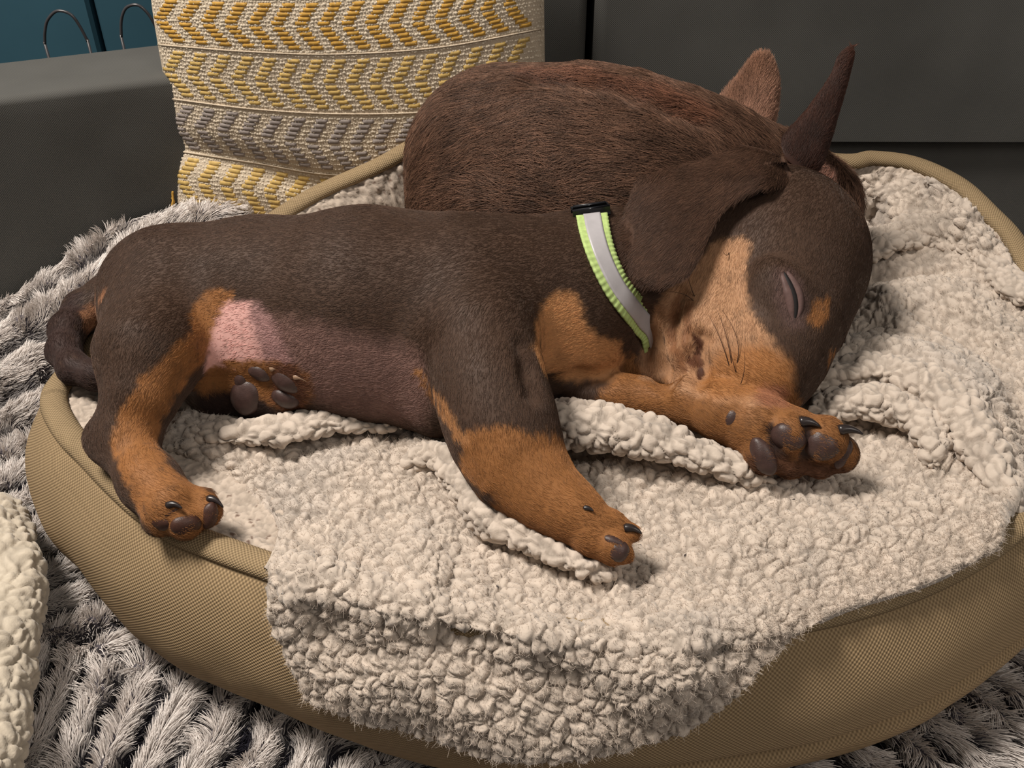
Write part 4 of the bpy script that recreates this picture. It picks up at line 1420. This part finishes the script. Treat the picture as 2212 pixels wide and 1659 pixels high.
# folds: (line, height m, half width px on its left side, on its right side); y grows downward so "right side" of a left-to-right line is below it
FOLDS = [
    ([(350, 950), (480, 925), (620, 905), (760, 870), (880, 905)], .006, 70, 55),
    ([(690, 860), (800, 880), (890, 915)], .006, 40, 26),
    ([(880, 1000), (960, 965), (1010, 985), (1020, 1040)], .005, 60, 40),
    ([(1010, 1030), (1100, 1090), (1230, 1150), (1330, 1218)], .009, 26, 80),
    ([(1190, 895), (1300, 895), (1420, 925), (1540, 975), (1610, 1005)], .012, 60, 42),
    ([(1230, 1010), (1400, 1000), (1600, 1030), (1760, 1040)], .004, 20, 60),
    ([(1700, 870), (1800, 810), (1900, 790), (2010, 830), (2080, 900), (2130, 990)], .014, 60, 46),
    ([(1760, 885), (1850, 850), (1940, 865), (2000, 910), (2030, 980), (1990, 1010)], .011, 40, 45),
    ([(1840, 560), (1930, 510), (2050, 500), (2160, 560)], .008, 40, 40),
    ([(1850, 690), (1960, 640), (2080, 650), (2200, 760)], .007, 45, 45),
    ([(1860, 640), (1960, 720), (2060, 780), (2150, 900), (2200, 1030)], .008, 40, 40),
    ([(1990, 400), (2060, 420), (2130, 500)], .010, 40, 60),
    ([(600, 1090), (720, 1010), (850, 960)], .004, 60, 60),
    ([(590, 1300), (720, 1240), (860, 1230), (1000, 1260)], .004, 80, 80),
    ([(650, 1350), (760, 1410), (900, 1400), (1060, 1370)], -.003, 60, 60),
    ([(1100, 1330), (1250, 1420), (1400, 1440), (1560, 1360)], .005, 80, 90),
    ([(980, 1420), (1120, 1480), (1280, 1470)], -.0025, 60, 60),
    ([(1500, 1200), (1700, 1180), (1900, 1130), (2080, 1080)], .004, 70, 70),
    ([(1880, 430), (1915, 490)], -.014, 26, 26),
    ([(2040, 880), (2085, 960), (2130, 1010)], -.010, 22, 22),
    ([(1215, 985), (1330, 975), (1470, 1000), (1620, 1030)], -.008, 14, 14),
    ([(350, 975), (480, 1010), (590, 1080)], -.003, 20, 20),
    ([(1880, 845), (1960, 850), (2010, 890)], -.006, 14, 14),
    ([(1870, 600), (1960, 590), (2070, 580)], -.005, 18, 18),
    ([(1960, 700), (2040, 730), (2090, 770)], -.006, 22, 22),
]
H = np.zeros(len(SV))
for line, h, wl_, wr in FOLDS:
    ln = spline(np.array(line, float), 40)
    d, sd, par = polydist(px0, ln)
    w = np.where(sd > 0, wr, wl_)
    ends = smooth(0, .15, par) * smooth(1, .85, par) * .75 + .25
    H += h * np.exp(-(d / w) ** 2 * 1.6) * ends
H *= 1.5
H += .0045 * vnoise(SV, .06, 100) + .0028 * vnoise(SV, .035, 101) + .0012 * vnoise(SV, .022, 102)
SV = SV + N0 * H[:, None]
N1 = vert_normals(SV, BF); N1 *= np.sign((N1 * N0).sum(1, keepdims=True))


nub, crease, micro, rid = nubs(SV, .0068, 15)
SVd = SV + N1 * (.0050 * (nub - .72))[:, None]
# curl the free edge under so the cloth shows a thickness
V_ = np.linspace(0, 1, NV)[:, None]; U_ = np.linspace(0, 1, NU)[None]
edge = np.minimum(np.minimum(U_ / .012, (1 - V_) / .014), np.minimum((1 - U_) / .012, 1.0))
edge = np.clip(edge, 0, 1).reshape(-1)
SVd -= N1 * (.006 * (1 - np.sqrt(1 - (1 - edge) ** 2)))[:, None]
base_c = np.array(s2l(195, 181, 167))
bc = base_c * (.48 + .26 * crease + .18 * micro + .12 * nub + .14 * (rid - .5))[:, None]  # crevices between nubs painted darker, shade put into the colour
gl = np.clip(vnoise(SV, .05, 121) * .5 + .3 * vnoise(SV, .02, 122), 0, 1)[:, None]
bc = bc * (1 - gl) + bc * np.array([.74, .79, .86]) * gl
spk = voro(SV, .012, 133, 1.0)
bc = np.where(((spk[0] < .055) & (spk[2] > .55))[:, None], np.array(s2l(60, 52, 50)), bc)
blanket = thing('sherpa_blanket', 'cream nubby sherpa blanket rumpled over the bed and hanging over its front edge', 'blanket', (.05, -.02, .105))
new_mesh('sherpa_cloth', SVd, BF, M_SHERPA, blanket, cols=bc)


def roll(name, line, rad, squash=.75, size=.0068, seed=60, mat_=M_SHERPA, parent=None, colr=base_c):
    "a rolled fold of the same cloth lying on it"
    q = spline(np.array([P(a, b_, z) for a, b_, z, r in line]), 220)
    r = spline(np.array([[k * 1.0, r] for k, (a, b_, z, r) in enumerate(line)]), 220)[:, 1] / FPX * dep(q)
    r = r * np.sqrt(np.clip(1 - np.abs(np.linspace(-1, 1, 220)) ** 8, .02, 1))
    L = np.linalg.norm(np.diff(q, axis=0), axis=1).sum()
    n = max(120, int(L / .0009)); q = spline(q[::6], n); r = np.interp(np.linspace(0, 1, n), np.linspace(0, 1, 220), r)
    m = max(48, int(2 * math.pi * r.max() / .0010))
    V, F = tube(q, r, m)
    Fq = np.array([f for f in F if len(f) == 4])
    C_ = np.repeat(q, m, 0); dv = V - C_; dv[:, 2] *= squash; V = C_ + dv
    nn = vert_normals(V, Fq); nn *= np.sign((nn * dv).sum(1, keepdims=True))
    V = V + nn * (.002 * vnoise(V, .02, seed))[:, None]
    h, cr, mi, rd = nubs(V, size, seed)
    V = V + nn * (.0052 * (h - .7))[:, None]
    cc = colr * (.48 + .26 * cr + .18 * mi + .12 * h + .14 * (rd - .5))[:, None]  # same painted shade in the creases as on the flat cloth
    return new_mesh(name, V, Fq, mat_, parent or blanket, cols=cc)


roll('rolled_fold', [(1090, 905, .118, 40), (1170, 912, .124, 56), (1250, 915, .128, 64), (1340, 930, .129, 62), (1430, 955, .128, 54), (1530, 988, .125, 42), (1620, 1022, .119, 28), (1700, 1045, .112, 16)], 0, .8, seed=61)
roll('rolled_fold', [(1690, 862, .118, 30), (1770, 820, .126, 46), (1880, 800, .130, 55), (1985, 825, .131, 56), (2065, 885, .130, 54), (2120, 965, .127, 52), (2170, 1050, .123, 48), (2225, 1130, .112, 40)], 0, .75, seed=62)
roll('rolled_fold', [(1745, 905, .118, 30), (1825, 872, .124, 42), (1915, 870, .126, 46), (1985, 905, .126, 46), (2018, 965, .124, 42), (2000, 1015, .118, 30)], 0, .75, seed=63)
roll('rolled_fold', [(395, 930, .113, 24), (480, 938, .117, 34), (600, 928, .120, 40), (720, 905, .122, 44), (820, 915, .120, 34), (885, 925, .116, 20)], 0, .6, seed=64)
roll('rolled_fold', [(850, 1005, .113, 24), (940, 988, .119, 40), (990, 1036, .121, 48), (1062, 1108, .122, 50), (1150, 1165, .122, 48), (1245, 1216, .120, 42), (1335, 1252, .113, 26)], 0, .8, seed=65)
roll('rolled_fold', [(1860, 560, .126, 26), (1940, 520, .132, 38), (2040, 515, .134, 40), (2130, 560, .136, 40), (2230, 660, .134, 40)], 0, .6, seed=66)
# stray fibres on the nubs
nf = 70000
sel = rng.integers(0, len(SVd), nf)
dirs = N1[sel] + rng.normal(0, .8, (nf, 3)); dirs /= np.linalg.norm(dirs, axis=1, keepdims=True)
cur = rng.normal(0, .6, (nf, 3))
Lf = .0007 + .0014 * rng.random(nf)
pts = np.stack([SVd[sel] + dirs * (Lf * t)[:, None] + cur * (Lf * t * t)[:, None] for t in (-.1, .35, .7, 1)], 1)
hair('stray_fibres', pts, np.full(nf, .00009), bc[sel] * 1.05, bc[sel] * 1.2, M_FUR, blanket)

# ------------------------------------------------------------------ plush throw on the seat
throw = thing('fur_throw', 'shaggy grey and white ribbed plush throw spread under the dog bed', 'blanket', (-.25, -.15, -.01))
TX = np.linspace(-.62, .62, 360); TY = np.linspace(-.36, .335, 220)
GX, GY = np.meshgrid(TX, TY)


def panel_y(x):
    return np.where(x < -.03, A0[1] + (x - A0[0]) * dA[1] / dA[0] - .007, .318)


def throw_h(x, y):
    p = np.stack([x, y, 0 * x], -1).reshape(-1, 3)
    z = .004 + .006 * vnoise(p, .10, 201).reshape(x.shape)
    # heaped against the low panel, higher towards the cushion
    l = panel_y(x)
    c = smooth(l - .13, l - .01, y) * smooth(.03, -.08, x)
    z = z + (.018 + .080 * smooth(-.45, -.24, x)) * c
    return z


def rib(x, y):
    "0 in the grooves, 1 on the ridges"
    w = .004 * np.sin(x * 40 + y * 25)
    left = np.sin((x * 1.0 + .12 * np.sin(y * 18) * .1 + w) * 2 * math.pi / .0235)
    right = np.sin((x * .80 + y * .62 + w) * 2 * math.pi / .0205)
    back = np.sin((x * .45 - y * .9 + w) * 2 * math.pi / .03)
    band_ = np.sin((y * 1.0 - .5 * x + w) * 2 * math.pi / .026)
    t = smooth(.0, .1, x); b = smooth(.0, .05, y)
    q = smooth(-.115, -.095, y + .42 * (x + .2)) * smooth(.06, .0, y)
    l2 = left * (1 - q) + band_ * q
    return .5 + .5 * ((l2 * (1 - t) + right * t) * (1 - b) + back * b)


GY = np.minimum(GY, panel_y(GX))
TZ = throw_h(GX, GY) +   .010 * (rib(GX, GY) - .5)
TV = np.stack([GX, GY, TZ], -1).reshape(-1, 3)
TF = grid_faces(len(TX), len(TY))
tcol = np.array(s2l(70, 66, 70)) * (.5 + .9 * rib(TV[:, 0], TV[:, 1]))[:, None]
M_THROW = mat('throw_backing', attr='col', rough=.95, noise=(90, .85, 1.1), spec=.05)
new_mesh('throw_cloth', TV, TF, M_THROW, throw, cols=tcol)
# strands, only where the throw can be seen around the bed
NT = 260000
bx, by = rng.uniform(-.58, .58, NT * 4), rng.uniform(-.36, .33, NT * 4)
bz = throw_h(bx, by) +   .010 * (rib(bx, by) - .5)
lim = panel_y(bx)
pr = np.stack([bx, by, bz], -1)
pp, _ = proj(pr)
ins = in_poly(bx, by, wall[-1][::6, :2]) & (bz < .03)
vis = (pp[:, 0] > -420) & (pp[:, 0] < IW + 420) & (pp[:, 1] > 380) & (pp[:, 1] < IH + 320) & ~ins & (by < lim)
vis &= ~((by > .12) & (bx > -.05) & (bx < .30))
pr = pr[vis]; bx, by = bx[vis], by[vis]
dn = rng.permutation(len(pr))[:NT]
pr = pr[dn]; bx, by = bx[dn], by[dn]
rb = rib(bx, by)
e = .0008
gx = (rib(bx + e, by) - rib(bx - e, by)); gy = (rib(bx, by + e) - rib(bx, by - e))
gn = np.stack([gx, gy], -1); gn /= np.linalg.norm(gn, axis=1, keepdims=True) + 1e-6
fdir = np.stack([-gn[:, 0] * .35, -gn[:, 1] * .35, np.ones(len(bx))], -1)
# hairs of a rib lean along it and clump
along = np.stack([-gn[:, 1], gn[:, 0], 0 * bx], -1) * np.sign(-gn[:, 1] + gn[:, 0] * .6 + 1e-3)[:, None]
q = np.stack([bx, by, 0 * bx], -1)
sw = np.stack([vnoise(q, .02, 211), vnoise(q, .02, 212), 0 * bx], -1) * .55 + np.stack([vnoise(q, .006, 213), vnoise(q, .006, 214), 0 * bx], -1) * .45
fdir = fdir + along * .75 + sw + rng.normal(0, .13, fdir.shape)
fdir /= np.linalg.norm(fdir, axis=1, keepdims=True)
back_ = by > panel_y(bx) - .16
Lh = (.0070 + .0060 * rng.random(len(bx))) * (.65 + .5 * rb)
pts = np.zeros((len(bx), 5, 3))
for i in range(5):
    t = i / 4
    pts[:, i] = pr + fdir * (Lh * t)[:, None] + (sw * [1, 1, 0] * .35 + np.array([0, -.12, -.18])) * (Lh * t * t)[:, None]
light = np.array(s2l(232, 224, 218)); dark = np.array(s2l(40, 38, 48))
mixv = np.clip(smooth(.14, .58, rb + .18 * rng.normal(0, 1, len(bx)) * .6 + .16 * vnoise(q, .007, 221)), 0, 1)
mixv = np.where(back_, np.clip(mixv + .35, 0, 1), mixv)[:, None]
tc_ = dark * (1 - mixv) + light * mixv
tc_ = tc_ * np.clip(1 + .14 * rng.normal(0, 1, (len(bx), 1)), .5, 1.4)
rc_ = tc_ * .80 + dark * .1
M_THROWFUR = hair_mat('plush_fibre', .6, .25)
hair('plush_pile', pts, np.full(len(bx), .00026), rc_, tc_, M_THROWFUR, throw)

# cream underside of the throw folded up at the lower left
path = spline(np.array([P(-75, 1090, .040), P(-12, 1170, .045), P(18, 1290, .046), P(-2, 1420, .046), P(-22, 1540, .045), P(-50, 1700, .045)]), 260)
rad = .020 * (1 + .12 * np.sin(np.linspace(0, 9, 260))) * np.interp(np.linspace(0, 1, 260), [0, .15, .5, 1], [.7, 1, .98, .85])
V, F = tube(path, rad, 110)
Fq = np.array([f for f in F if len(f) == 4])
nn = V - np.repeat(path, 110, 0); nn /= np.linalg.norm(nn, axis=1, keepdims=True)
h, cr, mi, rd = nubs(V, .0085, 45)
Vd = V + nn * (.0045 * (h - .7) + .003 * vnoise(V, .02, 46))[:, None]
cc = np.array(s2l(196, 184, 166)) * (.62 + .16 * cr + .16 * mi + .10 * h + .1 * (rd - .5))[:, None]  # shade between the nubs painted into the cream
new_mesh('folded_edge', Vd, Fq, M_SHERPA, throw, cols=cc)
